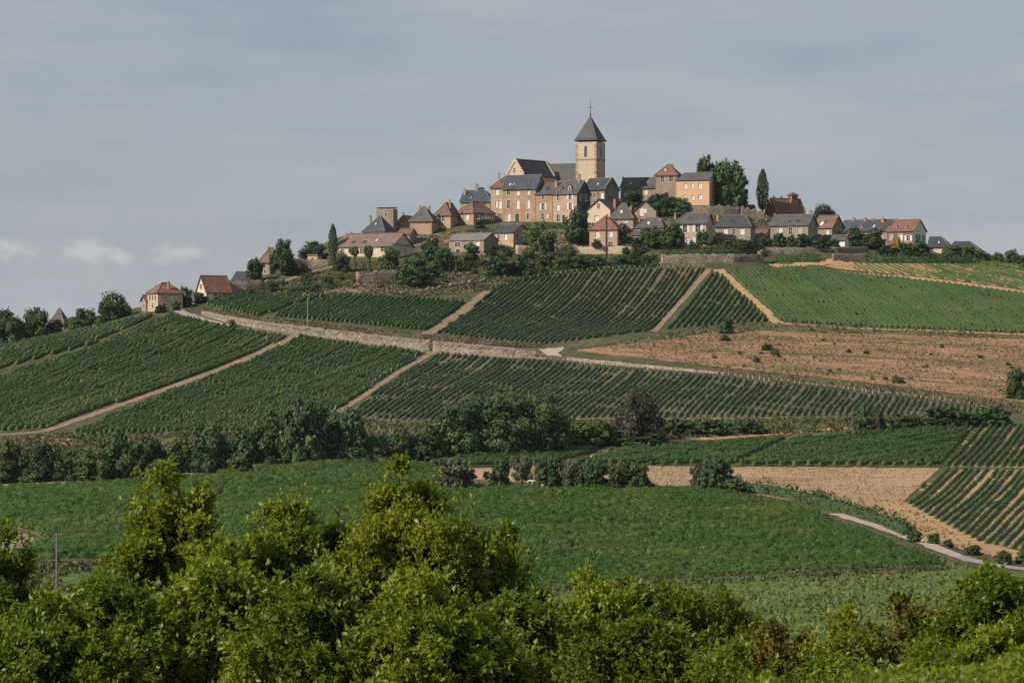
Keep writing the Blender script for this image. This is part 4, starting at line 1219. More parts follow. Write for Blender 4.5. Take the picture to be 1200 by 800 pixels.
h6 = H(534.4, 555, 264.5, 248.5, 236, 928, 42, 'd', xr=579, iA=3.0, iB=2.5, wall='stone_red', tile='tile_brown', name='village_house',
  label='stone house with brown hipped roof and a balcony on its shaded right side',
  windows=[(541.5, 254, 2.8, 6, 'white'), (547.5, 254, 2.8, 6, 'white'), (537.5, 262.5, 3, 3), (544.5, 262, 3.4, 3.5), (563, 253, 4, 6), (570, 253, 3, 6, 'white')])
mb = MB()
_w, _d = h6['w'], h6['d']
mb.box(_w + 0.02, _w + 1.3, _d * 0.12, _d * 0.85, 1.75, 1.9)
for k in range(9):
    y = _d * 0.12 + (_d * 0.73 - 0.08) * k / 8
    mb.box(_w + 1.2, _w + 1.28, y, y + 0.08, 1.9, 2.75)
mb.box(_w + 1.18, _w + 1.3, _d * 0.12, _d * 0.85, 2.75, 2.85)
mb.build('balcony', M['grey_paint'], h6['root'])
H(539.5, 574, 252, 236, 222.5, 945, 15, 'w', d=9, iB=2.5, wall='stone_red', tile='slate_blue', name='village_house', parapet=False,
  label='tall house with blue slate roof and central chimney left of the manor', windows=[(549, 241, 3, 5), (560, 241, 3, 5), (568, 241, 3, 5)],
  dormers=[(551.5, 232.5, 3, 2.6, 'white'), (564.5, 231.5, 4, 3, 'stone')], chimneys=[(558.5, 214.8, 3, 0.5, 'stone_grey'), (544.3, 221, 2.2, 0.3, 'stone'), (563.5, 217.5, 6, 0.9, 'slate')])
# manor terrace
H(575, 589, 262, 219.5, 206, 936.0, 20, 'w', d=8, iA=3.0, wall='stone', tile='tile_red', name='town_house',
  label='red-tiled left end of the tall manor row', windows=[(582.3, 224.5, 3.6, 6.5, 'white'), (581.8, 239, 2.4, 7.5, 'white'), (586, 239.5, 3.2, 8.5, 'white'), (584.5, 253.5, 2.6, 6), (587.5, 254, 1.6, 6)],
  chimneys=[(584.5, 202.5, 1.8, 0.5, 'stone_red')], skylights=[(588, 214, 2, 2.5, 'dark')])
H(589.2, 627.5, 262, 220.5, 204.8, 931.8, 20, 'w', d=8, wall='stone_red', tile='slate_blue', name='town_house',
  label='tall three-storey manor with blue slate roof and a green door',
  windows=[(596, 224.5, 3.2, 6.5), (606.8, 224.5, 3.4, 6.5, 'white'), (619.3, 224.5, 3, 6, 'white'), (596, 239, 3, 9), (606.7, 239, 3.6, 9.5, 'white'), (619, 239, 3, 9, 'white'),
           (596, 254, 3.4, 8, 'white'), (606.2, 256, 4, 11, 'green_door'), (619, 253.5, 2.6, 6.5)],
  dormers=[(602.5, 216.5, 3.4, 2.4, 'white'), (618.5, 216, 4.6, 2, 'stone')], skylights=[(598, 216, 1.8, 2, 'white')], chimneys=[(634.5, 203.5, 1.6, 0.5, 'stone_grey')])
H(627.7, 647.5, 262, 227, 214.5, 930.2, 20, 'w', d=8, wall='stone_red', tile='slate_grey', name='town_house',
  label='narrow rosy stone house with brown-grey roof, second from right in the manor row',
  windows=[(636.5, 231, 2.6, 5), (636.5, 242, 2.8, 7, 'shut'), (636, 253.5, 3, 6), (641, 253, 2.4, 4.5, 'white')], skylights=[(633.5, 221.5, 3, 3, 'dark'), (642, 221.5, 3.4, 3.2, 'dark')])
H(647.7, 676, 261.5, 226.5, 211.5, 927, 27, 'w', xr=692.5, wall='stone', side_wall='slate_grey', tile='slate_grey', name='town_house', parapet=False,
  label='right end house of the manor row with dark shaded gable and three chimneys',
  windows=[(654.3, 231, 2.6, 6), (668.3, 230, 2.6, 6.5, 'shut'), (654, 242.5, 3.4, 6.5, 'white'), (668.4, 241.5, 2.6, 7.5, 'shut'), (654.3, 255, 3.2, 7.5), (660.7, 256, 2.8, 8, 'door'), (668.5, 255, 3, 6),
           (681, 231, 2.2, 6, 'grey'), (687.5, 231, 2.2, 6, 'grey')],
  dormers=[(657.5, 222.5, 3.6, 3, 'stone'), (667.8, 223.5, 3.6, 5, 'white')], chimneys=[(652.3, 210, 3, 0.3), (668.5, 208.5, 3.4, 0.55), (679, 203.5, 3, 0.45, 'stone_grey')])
# church
ch = empty('church', ((660 - CX) / FPX * 975, 975, 54.0))
tag(ch, 'old church with square pale stone tower, pyramid slate spire and dark nave roof', 'church')
H(593.3, 614.4, 235, 205, 186.5, 968, 38, 'd', d=14.3, wall='stone_church', tile='slate', root=ch, parapet=True, windows=[(602.8, 199, 2.2, 5), (602, 207, 4.5, 4)], oh=0.2)
H(632, 677, 236, 213, 190.8, 978, 18, 'w', d=13, wall='stone_church', tile='slate_grey', root=ch, windows=[(650, 220, 3, 6), (664, 220, 3, 6)], chimneys=[(642.5, 188.3, 3.2, 0.5, 'stone_grey')], oh=0.3)
T = H(675, 699, 238, 166, 164.5, 966, 24, 'flat', xr=709.5, wall='stone_church', tile='stone_church', root=ch, oh=0.1, windows=[])
tw_, td_, th_ = T['w'], T['d'], T['h']
sT = T['s']
def tower_part(mb, name, mat):
    return T['put'](mb.build(name, M[mat], ch))
mb = MB()                                                # spire with a flared foot
zt = th_ + 0.45
ap = zt + (165 - 135) / sT
prof = [(0.55, 0.0), (0.10, 0.55), (-tw_ / 2 * 0.55, (ap - zt) * 0.60)]
cx_, cy_ = tw_ / 2, td_ / 2
rings = []
for (o, z) in prof:
    rings.append([(-o, -o, zt + z), (tw_ + o, -o, zt + z), (tw_ + o, td_ + o, zt + z), (-o, td_ + o, zt + z)])
for a, b in zip(rings[:-1], rings[1:]):
    for k in range(4):
        mb.poly(a[k], a[(k + 1) % 4], b[(k + 1) % 4], b[k])
for k in range(4):
    mb.poly(rings[-1][k], rings[-1][(k + 1) % 4], (cx_, cy_, ap))
mb.poly(*reversed(rings[0]))
tower_part(mb, 'spire', 'slate')
mb = MB()
for z in ((238 - 187) / sT, th_ + 0.25):
    mb.box(-0.14, tw_ + 0.14, -0.14, td_ + 0.14, z, z + 0.24)
tower_part(mb, 'string_course', 'stone_grey')
def belfry(x0, x1, z0, z1, side):
    m = MB()
    P = (lambda u, v, i: (u, i, v)) if side == 'front' else (lambda u, v, i: (tw_ - i, u, v))
    mid, hw = (x0 + x1) / 2, (x1 - x0) / 2
    arch = [P(x0, z0, -0.01), P(x1, z0, -0.01), P(x1, z1, -0.01)]
    for k in range(1, 6):
        a = math.pi * k / 6
        arch.append(P(mid + hw * math.cos(a), z1 + hw * 1.3 * math.sin(a), -0.01))
    arch.append(P(x0, z1, -0.01))
    m.poly(*arch)
    o = tower_part(m, 'belfry_opening', 'glass')
    m = MB()
    for s2 in (-1, 1):
        a, b = (x0 - 0.2, x0) if s2 < 0 else (x1, x1 + 0.2)
        A = [P(a, z0 - 0.1, -0.07), P(b, z0 - 0.1, -0.07), P(b, z1, -0.07), P(a, z1, -0.07)]
        B = [P(a, z0 - 0.1, 0.02), P(b, z0 - 0.1, 0.02), P(b, z1, 0.02), P(a, z1, 0.02)]
        m.poly(*A)
        for k in range(4): m.poly(A[k], B[k], B[(k + 1) % 4], A[(k + 1) % 4])
    tower_part(m, 'opening_surround', 'surround')
    n = 5
    for k in range(n):
        z = z0 + (z1 - z0) * (k + 0.3) / n
        m = MB()
        A = [P(x0, z, -0.10), P(x1, z, -0.10), P(x1, z + 0.18, -0.02), P(x0, z + 0.18, -0.02)]
        B = [P(x0, z - 0.05, -0.08), P(x1, z - 0.05, -0.08), P(x1, z + 0.12, -0.005), P(x0, z + 0.12, -0.005)]
        m.poly(*A); m.poly(*reversed(B))
        for q in range(4): m.poly(A[q], B[q], B[(q + 1) % 4], A[(q + 1) % 4])
        tower_part(m, 'louvre', 'slate_grey')
uf = (686.4 - 675) / sT / math.cos(math.radians(24))
belfry(uf - 0.42, uf + 0.42, (238 - 183.5) / sT, (238 - 173) / sT, 'front')
us = (704.2 - 699) / sT / math.sin(math.radians(24))
belfry(us - 0.55, us + 0.55, (238 - 184.5) / sT, (238 - 173) / sT, 'side')
for (ex_, ey_) in ((0, 0), (tw_, 0), (tw_, td_)):         # corner quoins, alternately long and short
    for k in range(0, 26):
        z = th_ - 0.75 - k * 0.62
        if z < 4: break
        L = 0.75 if k % 2 else 0.45
        m = MB()
        x0, x1 = (-0.05, L) if ex_ == 0 else (tw_ - L, tw_ + 0.05)
        L2 = 0.45 if k % 2 else 0.75
        y0, y1 = (-0.05, L2) if ey_ == 0 else (td_ - L2, td_ + 0.05)
        m.box(x0, x1, y0, y1, z, z + 0.5)
        tower_part(m, 'quoin', 'stone_grey' if k % 3 else 'stone')
mb = MB()
mb.tube((cx_, cy_, ap - 0.3), (cx_, cy_, ap + 4.3), 0.10, 0.06, 6)
mb.box(cx_ - 0.75, cx_ + 0.75, cy_ - 0.05, cy_ + 0.05, ap + 2.2, ap + 2.34)
mb.tube((cx_, cy_, ap - 0.1), (cx_, cy_, ap + 0.5), 0.24, 0.16, 8)
tower_part(mb, 'cross', 'iron')
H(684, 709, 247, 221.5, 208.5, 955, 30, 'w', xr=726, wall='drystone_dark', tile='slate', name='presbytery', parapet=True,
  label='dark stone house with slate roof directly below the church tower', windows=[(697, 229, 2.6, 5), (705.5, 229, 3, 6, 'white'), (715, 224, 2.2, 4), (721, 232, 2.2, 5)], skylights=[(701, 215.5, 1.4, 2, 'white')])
# middle houses
H(688.4, 715, 265, 245.5, 233.7, 926, 20, 'd', d=9, wall='cream', tile='slate', name='village_house',
  label='bright cream gabled house below the church tower', windows=[(701.5, 241, 2.6, 5), (699.5, 255.5, 4.5, 5.5, 'white'), (709, 256, 3, 5)], chimneys=[(721, 232, 2.6, 0.6, 'brick')])
H(715.6, 742, 269.5, 253.5, 238.5, 920, 18, 'w', xr=746.5, iA=2.6, iB=2.6, wall='stone_grey', tile='slate_grey', name='village_house',
  label='grey-roofed stone house with a red chimney right of the cream gable', windows=[(733.5, 258, 3.6, 4.5, 'white'), (722.5, 260, 3, 5)], skylights=[(728.5, 248.5, 2.2, 3, 'white')],
  chimneys=[(739.5, 241, 2.6, 0.35, 'brick')])
H(691, 723.5, 289, 267.5, 252.5, 903, 18, 'w', xr=731, iA=3.9, iB=3.9, wall='stone', tile='tile_red', name='village_house',
  label='square two-storey house with red pyramid roof behind the sunlit garden wall',
  windows=[(700.3, 274, 4.2, 7.5, 'white'), (715.7, 273.5, 4, 7.5, 'white'), (700, 285.8, 5, 4.5), (715.5, 285.8, 4.4, 4.5)], chimneys=[(712, 251.3, 1.8, 0.5, 'brick'), (693.5, 262, 1.8, 0.2, 'brick')])
H(526, 567, 297, 281, 273, 897, 28, 'w', xr=584, wall='stone_grey', tile='slate_light', name='cottage', oh=0.25,
  label='long single-storey stone cottage with pale grey low-pitched roof on the bank', windows=[(536, 286, 6, 4.5), (559.5, 285.3, 4, 5, 'white'), (536.5, 294, 4, 5, 'door')], chimneys=[(563, 271.5, 2, 0.5, 'cream_dull')])
H(579, 601.7, 292.5, 272, 262.5, 905, 34, 'w', xr=621, wall='stone', tile='slate', name='cottage',
  label='two-storey stone cottage with dark slate roof below the manor row', chimneys=[(607, 260, 2.2, 0.5, 'brick')], windows=[(584.5, 277.3, 2.6, 5), (592.5, 277.3, 3, 6, 'white'), (590.5, 289, 6, 5, 'white'), (605.8, 276.5, 2.6, 5)])
H(727.8, 793, 234, 219.5, 207.3, 972, 15, 'w', d=9, wall='stone_grey', tile='slate_grey', name='long_house',
  label='long grey-brown house with dark roof left of the orange house', windows=[(738, 224, 3.4, 5, 'grey'), (757, 224, 3.6, 6, 'white'), (775, 222.7, 3, 4, 'grey'), (785.5, 222.5, 3.4, 5)],
  chimneys=[(731.5, 205.8, 2, 0.5, 'stone_grey'), (768, 205.5, 2, 0.6, 'stone_grey')], dormers=[(755.5, 214.5, 3.6, 2, 'stone')], skylights=[(740, 214.5, 1.6, 2, 'white'), (759.5, 213, 2, 2, 'white')])
H(768.6, 793.5, 224, 204.5, 192.3, 962, 15, 'w', d=6.5, iA=2.9, iB=2.9, wall='stone_grey', tile='tile_red', name='tower_house',
  label='square upper storey with red hipped roof rising beside the orange house', windows=[(776.5, 210, 3.2, 6), (786.5, 209.5, 3.8, 6)], chimneys=[(788.3, 191.5, 3.4, 0.7, 'brick'), (780.5, 197, 2.2, 0.2, 'white')])
H(793.2, 831.2, 241, 210.5, 202, 958, 17, 'w', xr=840.3, iA=1.5, wall='orange', tile='slate_grey', name='village_house', sur='cream', oh=0.3,
  label='bright orange rendered house with grey roof on the crest of the village',
  windows=[(803.7, 217.5, 3.6, 5.5, 'white'), (811.7, 217.3, 3, 6, 'white'), (820.6, 217.5, 3.8, 6, 'white'), (803.3, 231, 3.6, 5.5, 'white'), (812.3, 231.3, 3, 5, 'white'), (820.6, 230.5, 4, 5.5, 'white')])
H(743.2, 768.8, 259, 247.5, 236, 940, 20, 'd', d=7, wall='stone_grey', tile='slate_grey', name='cottage',
  label='small grey stone gable between the dark trees below the long house', windows=[(752.5, 248.5, 3, 7, 'white'), (756.5, 247, 2, 3.5, 'white')], chimneys=[(766, 240, 2, 0.6, 'brick')])
H(745.5, 777, 275, 266, 255, 914, 16, 'w', d=6.5, iA=2.4, iB=2.0, wall='cream_dull', tile='slate_grey', name='cottage',
  label='low cottage with grey hipped roof and a white roof light behind two round trees', windows=[(752, 270.5, 3, 3.5), (765, 270.5, 3, 3.5)], skylights=[(760.5, 261.5, 2.6, 2.6, 'white')], chimneys=[(774, 256, 2.2, 0.4, 'white'), (750, 252.5, 2.2, 0.5, 'brick')])
H(790, 827.5, 289, 261.5, 249.3, 908, 17, 'w', xr=837.6, iA=2.4, wall='cream_dull', tile='slate_grey', name='village_house',
  label='tall pale house with grey hipped roof and shuttered windows above the clipped hedge',
  windows=[(803, 268, 4, 7.5, 'shut'), (818, 267.5, 4.6, 8, 'shut'), (807, 282.5, 4, 8, 'white'), (818.5, 282, 4.6, 7, 'shut')], dormers=[(809.5, 257.5, 2.6, 2.4, 'stone'), (817, 257.2, 2.6, 2.2, 'stone')],
  chimneys=[(792.3, 248.5, 2.2, 0.35, 'stone_grey'), (830.5, 247, 2.6, 0.5, 'brick')])
H(839, 879.5, 283, 264.5, 252.5, 915, 17, 'w', xr=886.8, iA=2.2, iB=2.0, wall='stone_grey', tile='slate', name='village_house',
  label='wide stone house with dark slate hipped roof and two white windows', windows=[(850.5, 270.5, 4.6, 7.5, 'white'), (860.5, 271, 3, 6), (869.7, 270, 4.6, 7.8, 'white'), (860, 281, 3, 4, 'door'), (850, 281, 4, 3.5), (869.5, 281, 4, 3.5)],
  chimneys=[(842.5, 250, 2.4, 0.6, 'stone_red'), (871.5, 250.5, 2, 0.6, 'stone_red')], dormers=[(858.5, 262, 2.6, 3, 'stone')])
# right-hand houses
hO = H(898.5, 910, 260, 248.5, 232.5, 968, 60, 'd', xr=945, wall='brick', tile='tile_brown', name='brick_house', oh=0.2, parapet=True,
  label='orange brick house with stepped gable, chimneys and a small roof turret right of the cypress', chimneys=[(908.5, 228.5, 3.4, 0.35, 'brick'), (916.8, 229.3, 3, 0.4, 'brick')],
  windows=[(925, 252, 5, 4)])
_s = hO['s']; _w, _d = hO['w'], hO['d']
def turret_x(px, y):
    return ((px - 898.5) / _s - y * math.sin(math.radians(60))) / math.cos(math.radians(60))
ty = _d * 0.74; tx = turret_x(931, ty)
zt0, zt1, zt2 = (260 - 240) / _s, (260 - 228) / _s, (260 - 224.5) / _s
mb = MB(); mb.box(tx - 1.05, tx + 1.05, ty - 1.05, ty + 1.05, zt0, zt1); tur = mb.build('turret', M['brick'], hO['root'])
mb = MB(); mb.solid([(tx - 1.35, ty - 1.35, zt1 + 0.15), (tx + 1.35, ty - 1.35, zt1 + 0.15), (tx + 1.35, ty + 1.35, zt1 + 0.15), (tx - 1.35, ty + 1.35, zt1 + 0.15), (tx, ty, zt2 + 0.15)], [[0, 1, 4], [1, 2, 4], [2, 3, 4], [3, 0, 4]], 0.14)
mb.build('turret_roof', M['slate_grey'], tur)
for (dx, dy) in ((-1.06, 0), (0, -1.06), (1.06, 0)):
    mb = MB()
    if dx: mb.box(tx + dx - 0.02, tx + dx + 0.02, ty - 0.35, ty + 0.35, zt1 - 1.15, zt1 - 0.3)
    else: mb.box(tx - 0.35, tx + 0.35, ty + dy - 0.02, ty + dy + 0.02, zt1 - 1.15, zt1 - 0.3)
    mb.build('turret_opening', M['glass'], tur)
H(904, 947, 285, 263.5, 251, 918, 22, 'w', xr=961.5, wall='stone_grey', tile='slate_grey', name='village_house',
  label='wide stone house with grey roof and three upper windows above the shrubs at right',
  windows=[(911, 280, 3.4, 5), (921, 280.5, 3, 5.5, 'door'), (932, 280, 3.4, 5, 'white'), (942, 280, 3.4, 5), (915.3, 270.3, 4, 7, 'white'), (927, 270.3, 3.8, 7.5), (937, 269.7, 4.6, 7, 'grey'), (953.5, 260, 2.2, 4), (953, 271, 2.4, 6, 'grey')], chimneys=[(951.7, 246, 2.8, 0.5, 'stone_grey'), (911, 248.5, 2.4, 0.5, 'brick')], skylights=[(926.5, 259.5, 4, 2.4, 'dark'), (936.5, 259, 3.6, 2.2, 'dark')])
H(955, 975, 281, 266, 252.3, 927, 36, 'w', xr=991, wall='stone_grey', tile='tile_brown', name='village_house',
  label='brown-roofed stone house with tall shaded gable next to the terrace of chimneys', windows=[(970, 271.5, 2.6, 6, 'white'), (982.5, 262, 2.4, 6), (983, 273.5, 4.5, 7)], skylights=[(964.5, 262, 3.6, 3.6, 'white'), (968.5, 260, 3, 2.4, 'dark')])
H(985, 1012, 288, 270.5, 257.5, 943, 33, 'w', d=7.4, wall='cream_dull', tile='slate_blue', name='row_house',
  label='left house of the right-hand terrace, blue slate roof behind bushy trees', windows=[(996, 276, 3, 5, 'white'), (1006, 276, 3, 5)], chimneys=[(1002.7, 254, 3.4, 0.5, 'stone_grey'), (1011, 264, 2.6, 0.15, 'brick')])
H(1012.3, 1041, 288, 270, 257, 938.6, 33, 'w', d=7.4, wall='stone_grey', tile='slate', name='row_house',
  label='middle house of the right-hand terrace with dark slate roof and three brick chimneys', windows=[(1022, 277, 3, 5), (1033, 277, 3.4, 6, 'grey')], chimneys=[(1017.7, 254, 2.8, 0.5, 'brick'), (1027, 255.3, 2.6, 0.5, 'brick'), (1036.8, 255, 4, 0.42, 'brick')], skylights=[(1026, 265, 1.8, 2.5, 'white')])
H(1041.3, 1070.5, 287.5, 270, 257.3, 934, 33, 'w', xr=1088.7, wall='brick_dark', side_wall='white', tile='tile_red', name='row_house',
  label='right house of the right-hand terrace with red roof and pale windowed gable end', windows=[(1046, 277, 3, 6, 'grey'), (1056.5, 277.5, 3.4, 6.5, 'white'), (1064.8, 279, 3, 6, 'shut'), (1078.6, 267.3, 2, 4), (1075.2, 277.3, 2.4, 4.5), (1079.2, 278, 2.4, 6), (1084.6, 278.3, 2.4, 6.5)],
  chimneys=[(1054.5, 255.5, 2.2, 0.5, 'brick')], dormers=[(1051.5, 267.5, 3, 3, 'white'), (1062.5, 268, 2.8, 2.8, 'white')])
H(1088.5, 1112, 297, 289, 277.2, 946, 15, 'w', d=8.5, iB=2.6, wall='cream', tile='slate', name='cottage',
  label='low house with dark slate roof and cream wall at the right end of the village', windows=[(1093, 293, 2.6, 3.5)], skylights=[(1101.5, 284, 1.4, 2, 'white')])
H(1112.5, 1148, 301, 294, 282.8, 950, 15, 'w', d=9, iA=1.0, iB=3.2, wall='cream_dull', tile='slate', name='barn', cat='barn',
  label='long low dark-slate barn roof above bushes at the right end of the village')
H(1176, 1200, 311, 304, 299.5, 944, 15, 'w', d=6, iA=1.0, wall='white', tile='slate', name='cottage',
  label='white-walled cottage half hidden by shrubs at the far right skyline', windows=[(1184, 307.5, 2.2, 2.6), (1194, 307.5, 2.2, 2.6)])

# small buildings packed between the houses
H(884, 897, 286, 274, 268, 922, 20, 'w', d=5, wall='cream_dull', tile='tile_brown', name='outbuilding', cat='shed', windows=[(890, 280, 2.4, 5, 'door')],
  label='small shed with brown roof squeezed between the two wide stone houses at right')
H(776, 791, 289, 281, 276.5, 906, 17, 'w', d=4.5, wall='stone_grey', tile='slate_grey', name='outbuilding', cat='shed', windows=[(784, 285, 2.4, 4, 'door')],
  label='lean-to shed against the left side of the tall pale house')
H(741, 756, 283, 275, 270.5, 909, 17, 'w', d=5, wall='cream_dull', tile='slate_grey', name='outbuilding', cat='shed', windows=[(748, 279.5, 3, 4)],
  label='low pale outbuilding behind the clipped bush right of the square red-roofed house')
H(722, 733, 276, 268, 263, 914, 17, 'd', d=5, wall='stone_red', tile='tile_brown', name='outbuilding', cat='shed', windows=[(727, 272, 2.4, 4)],
  label='tiny brown-roofed outbuilding tucked behind the square red-roofed house')
H(558, 574, 262, 252, 246, 938, 20, 'w', d=6, wall='stone', tile='tile_brown', name='cottage', windows=[(566, 257, 2.6, 4)],
  label='small brown-roofed cottage wedged between the balcony house and the manor row')
H(466, 480, 284, 274, 268, 912, 20, 'w', d=5, wall='stone_grey', tile='tile_brown', name='outbuilding', cat='shed', windows=[(473, 279, 2.4, 4, 'door')],
  label='stone outbuilding with brown roof behind the farmhouse gable')
H(975, 990, 289, 281, 276, 921, 22, 'w', d=4, wall='white', tile='slate_grey', name='outbuilding', cat='shed', windows=[(982, 285, 2.4, 4, 'door')],
  label='small white garage in front of the brown-roofed stone house at right')
H(866, 880, 254, 246, 240.5, 966, 20, 'w', d=5, wall='stone_grey', tile='tile_brown', name='outbuilding', cat='shed',
  label='small stone outbuilding on the crest left of the cypress by the brick house', windows=[(873, 250, 2.2, 3.5)])
# ------------------------------------------------------------------ trees and shrubs of the hill (leaf clumps on real limbs)
def clump_faces(c, nrm, size):
    """irregular leafy quads at points c, loosely facing nrm"""
    m = len(c)
    r = rng.normal(size=(m, 3)) * 0.55 + nrm
    r /= np.linalg.norm(r, axis=1)[:, None] + 1e-9
    a = np.cross(r, rng.normal(size=(m, 3)))
    a /= np.linalg.norm(a, axis=1)[:, None] + 1e-9
    b = np.cross(r, a)
    sz = size * rng.uniform(0.55, 1.35, m)[:, None]
    V = np.stack([c - a * sz * 0.5, c - b * sz * 0.42 + r * sz * 0.12, c + a * sz * 0.62, c + b * sz * 0.38 - r * sz * 0.1], 1)
    return V.reshape(-1, 3), np.arange(m * 4).reshape(-1, 4)
def crown_mesh(kind, n, size, lobes, seed):
    """unit crown: 1 high, 1 wide"""
    global rng
    keep = rng
    rng = np.random.default_rng(seed)
    C, N = [], []
    if kind == 'cypress':
        t = rng.random(n) ** 0.85
        prof = 0.5 * np.sin(np.clip(t * 0.95 + 0.03, 0, 1) ** 0.80 * math.pi) ** 0.62
        ang = rng.uniform(0, 2 * math.pi, n)
        rad = prof * np.sqrt(rng.uniform(0.45, 1.0, n)) * (1 + 0.14 * np.sin(ang * 3 + t * 17) + 0.08 * np.sin(ang * 7 - t * 31))
        C = np.stack([rad * np.cos(ang), rad * np.sin(ang), t], -1)
        N = np.stack([np.cos(ang), np.sin(ang), np.full(n, 0.6)], -1)
        V, Q = clump_faces(C, N, size * np.array(1.0))
    else:
        low = {'tree': 0.03, 'shrub': 0.0, 'tall': 0.10, 'wide': 0.03, 'pollard': 0.42}[kind]
        # a few uneven boughs make the outline, many leaf clumps sit on each
        mains = []
        nb = {'shrub': 6, 'pollard': 4}.get(kind, 8)
        for k in range(nb):
            a = k * 2.399 + rng.uniform(-0.5, 0.5)
            q = rng.uniform(0.16, 0.30) if k else 0.04
            zc = rng.uniform(low + 0.24, 0.66) if k else 0.66
            mains.append((np.array([q * math.cos(a), q * math.sin(a), zc]), rng.uniform(0.17, 0.27) if k else 0.27))
        for k in range(5 if kind != 'pollard' else 0):
            a = k * 1.257 + rng.uniform(-0.4, 0.4)
            mains.append((np.array([0.27 * math.cos(a), 0.27 * math.sin(a), low + rng.uniform(0.10, 0.2)]), rng.uniform(0.15, 0.21)))
        per = n // lobes
        for k in range(lobes):
            c, Rm = mains[k % len(mains)]
            d0 = rng.normal(size=3); d0 /= np.linalg.norm(d0)
            d0[2] = d0[2] * 0.8 + 0.15
            p = c + d0 * Rm * rng.uniform(0.75, 1.0)
            R = Rm * rng.uniform(0.32, 0.55)
            d = rng.normal(size=(per, 3))
            d /= np.linalg.norm(d, axis=1)[:, None]
            rad = R * (rng.random(per) ** 0.4) * (1 + 0.2 * rng.normal(size=per))
            C.append(p + d * rad[:, None])
            N.append(d * 0.9 + d0 * 0.8)
        extra = n // 3                                     # inner fill
        for (c, Rm) in mains:
            d = rng.normal(size=(extra // len(mains), 3)); d /= np.linalg.norm(d, axis=1)[:, None]
            C.append(c + d * (Rm * 0.9 * rng.random(len(d)) ** 0.35)[:, None])
            N.append(d)
        C = np.concatenate(C); N = np.concatenate(N)
        C[:, 2] = np.clip(C[:, 2], 0.0 if kind == 'shrub' else low * 0.6, 1.05)
        V, Q = clump_faces(C, N, size)
    if kind == 'cypress':
        V[:, 2] = np.clip(V[:, 2], 0, None)
    else:                                                  # fill the unit box
        rr = np.hypot(V[:, 0], V[:, 1])
        V[:, :2] *= 0.5 / np.percentile(rr, 99.0)
        V[:, 2] *= 1.0 / np.percentile(V[:, 2], 99.6)
    rng = keep
    return mesh_np('crown', V, Q)
def trunk_mesh(kind, seed):
    r = random.Random(seed)
    mb = MB()
    top = {'tree': 0.36, 'shrub': 0.2, 'tall': 0.42, 'pollard': 0.6, 'wide': 0.3, 'cypress': 0.8}[kind]
    r0 = {'tree': 0.036, 'shrub': 0.03, 'tall': 0.04, 'pollard': 0.06, 'wide': 0.03, 'cypress': 0.06}[kind]
    mb.tube((0, 0, -0.12), (0.01, 0.0, top * 0.5), r0 * 1.25, r0, 7, False)
    mb.tube((0.01, 0, top * 0.5), (0.0, 0.01, top), r0, r0 * 0.7, 7)
    for k in range(6 if kind != 'cypress' else 0):
        a = k * 1.05 + r.random()
        z = top * r.uniform(0.55, 1.0)
        p1 = (0.26 * math.cos(a), 0.26 * math.sin(a), z + r.uniform(0.16, 0.34))
        mb.tube((0, 0, z), p1, r0 * 0.5, r0 * 0.2, 5)
        for q in range(2):
            b = a + r.uniform(-0.8, 0.8)
            mb.tube(p1, (p1[0] + 0.13 * math.cos(b), p1[1] + 0.13 * math.sin(b), p1[2] + r.uniform(0.05, 0.16)), r0 * 0.2, r0 * 0.08, 4)
    me = bpy.data.meshes.new('trunk')
    me.from_pydata(mb.v, [], mb.f); me.update()
    me.materials.append(M['bark'])
    return me
PROTO = {}
SPEC = {'tree': (6500, 0.058, 90, 5), 'tall': (5200, 0.064, 70, 3), 'wide': (6000, 0.060, 80, 3), 'shrub': (2600, 0.088, 44, 5), 'pollard': (2400, 0.08, 30, 2), 'cypress': (5200, 0.050, 0, 2), 'big': (15000, 0.037, 170, 4)}
def crown_for(kind, matkey, var):
    base = {'big': 'tree'}.get(kind, kind)
    key = (kind, matkey, var)
    if key not in PROTO:
        n, sz, lobes, _ = SPEC[kind]
        gk = ('geo', kind, var)
        if gk not in PROTO:
            me = crown_mesh(base, n, sz, lobes, 100 * len(PROTO) + 17 + var)
            if kind == 'cypress':
                co = np.zeros(len(me.vertices) * 3, np.float32)
            PROTO[gk] = me
        if not len(PROTO[gk].materials):
            PROTO[gk].materials.append(None)
        PROTO[key] = PROTO[gk]
    tk = ('trunk', base, var % 2)
    if tk not in PROTO:
        PROTO[tk] = trunk_mesh(base, 31 + var)
    return PROTO[key], PROTO[tk]
tree_i = 0
def tree(px, base, top, wpx, kind, mat, label, name=None, cat=None, group=None, D=None, depth=1.0, sink=0.0):
    global tree_i
    tree_i += 1
    if D is None:
        P = ground_at(px, base)
    else:
        P = np.array([(px - CX) / FPX * D, D, (YH - base) / FPX * D])
    s = FPX / P[1]
    Hm, Wm = (base - top) / s, wpx / s
    nm = name or {'shrub': 'shrub', 'cypress': 'cypress'}.get(kind, 'tree')
    ct = cat or {'shrub': 'shrub', 'cypress': 'cypress'}.get(kind, 'tree')
    var = tree_i % SPEC[kind][3]
    cm, tm = crown_for(kind, mat, var)
    root = empty(nm, (P[0], P[1], P[2] - sink), (tree_i * 2.399) % 6.283)
    f = 1.06 if kind != 'cypress' else 1.0
    root.scale = (Wm * f, Wm * depth * f, Hm * 1.03)
    tag(root, label, ct, group)
    co = obj('crown', cm, None, root)
    co.material_slots[0].link = 'OBJECT'
    co.material_slots[0].material = M[mat]
    obj('trunk', tm, None, root)
    return root
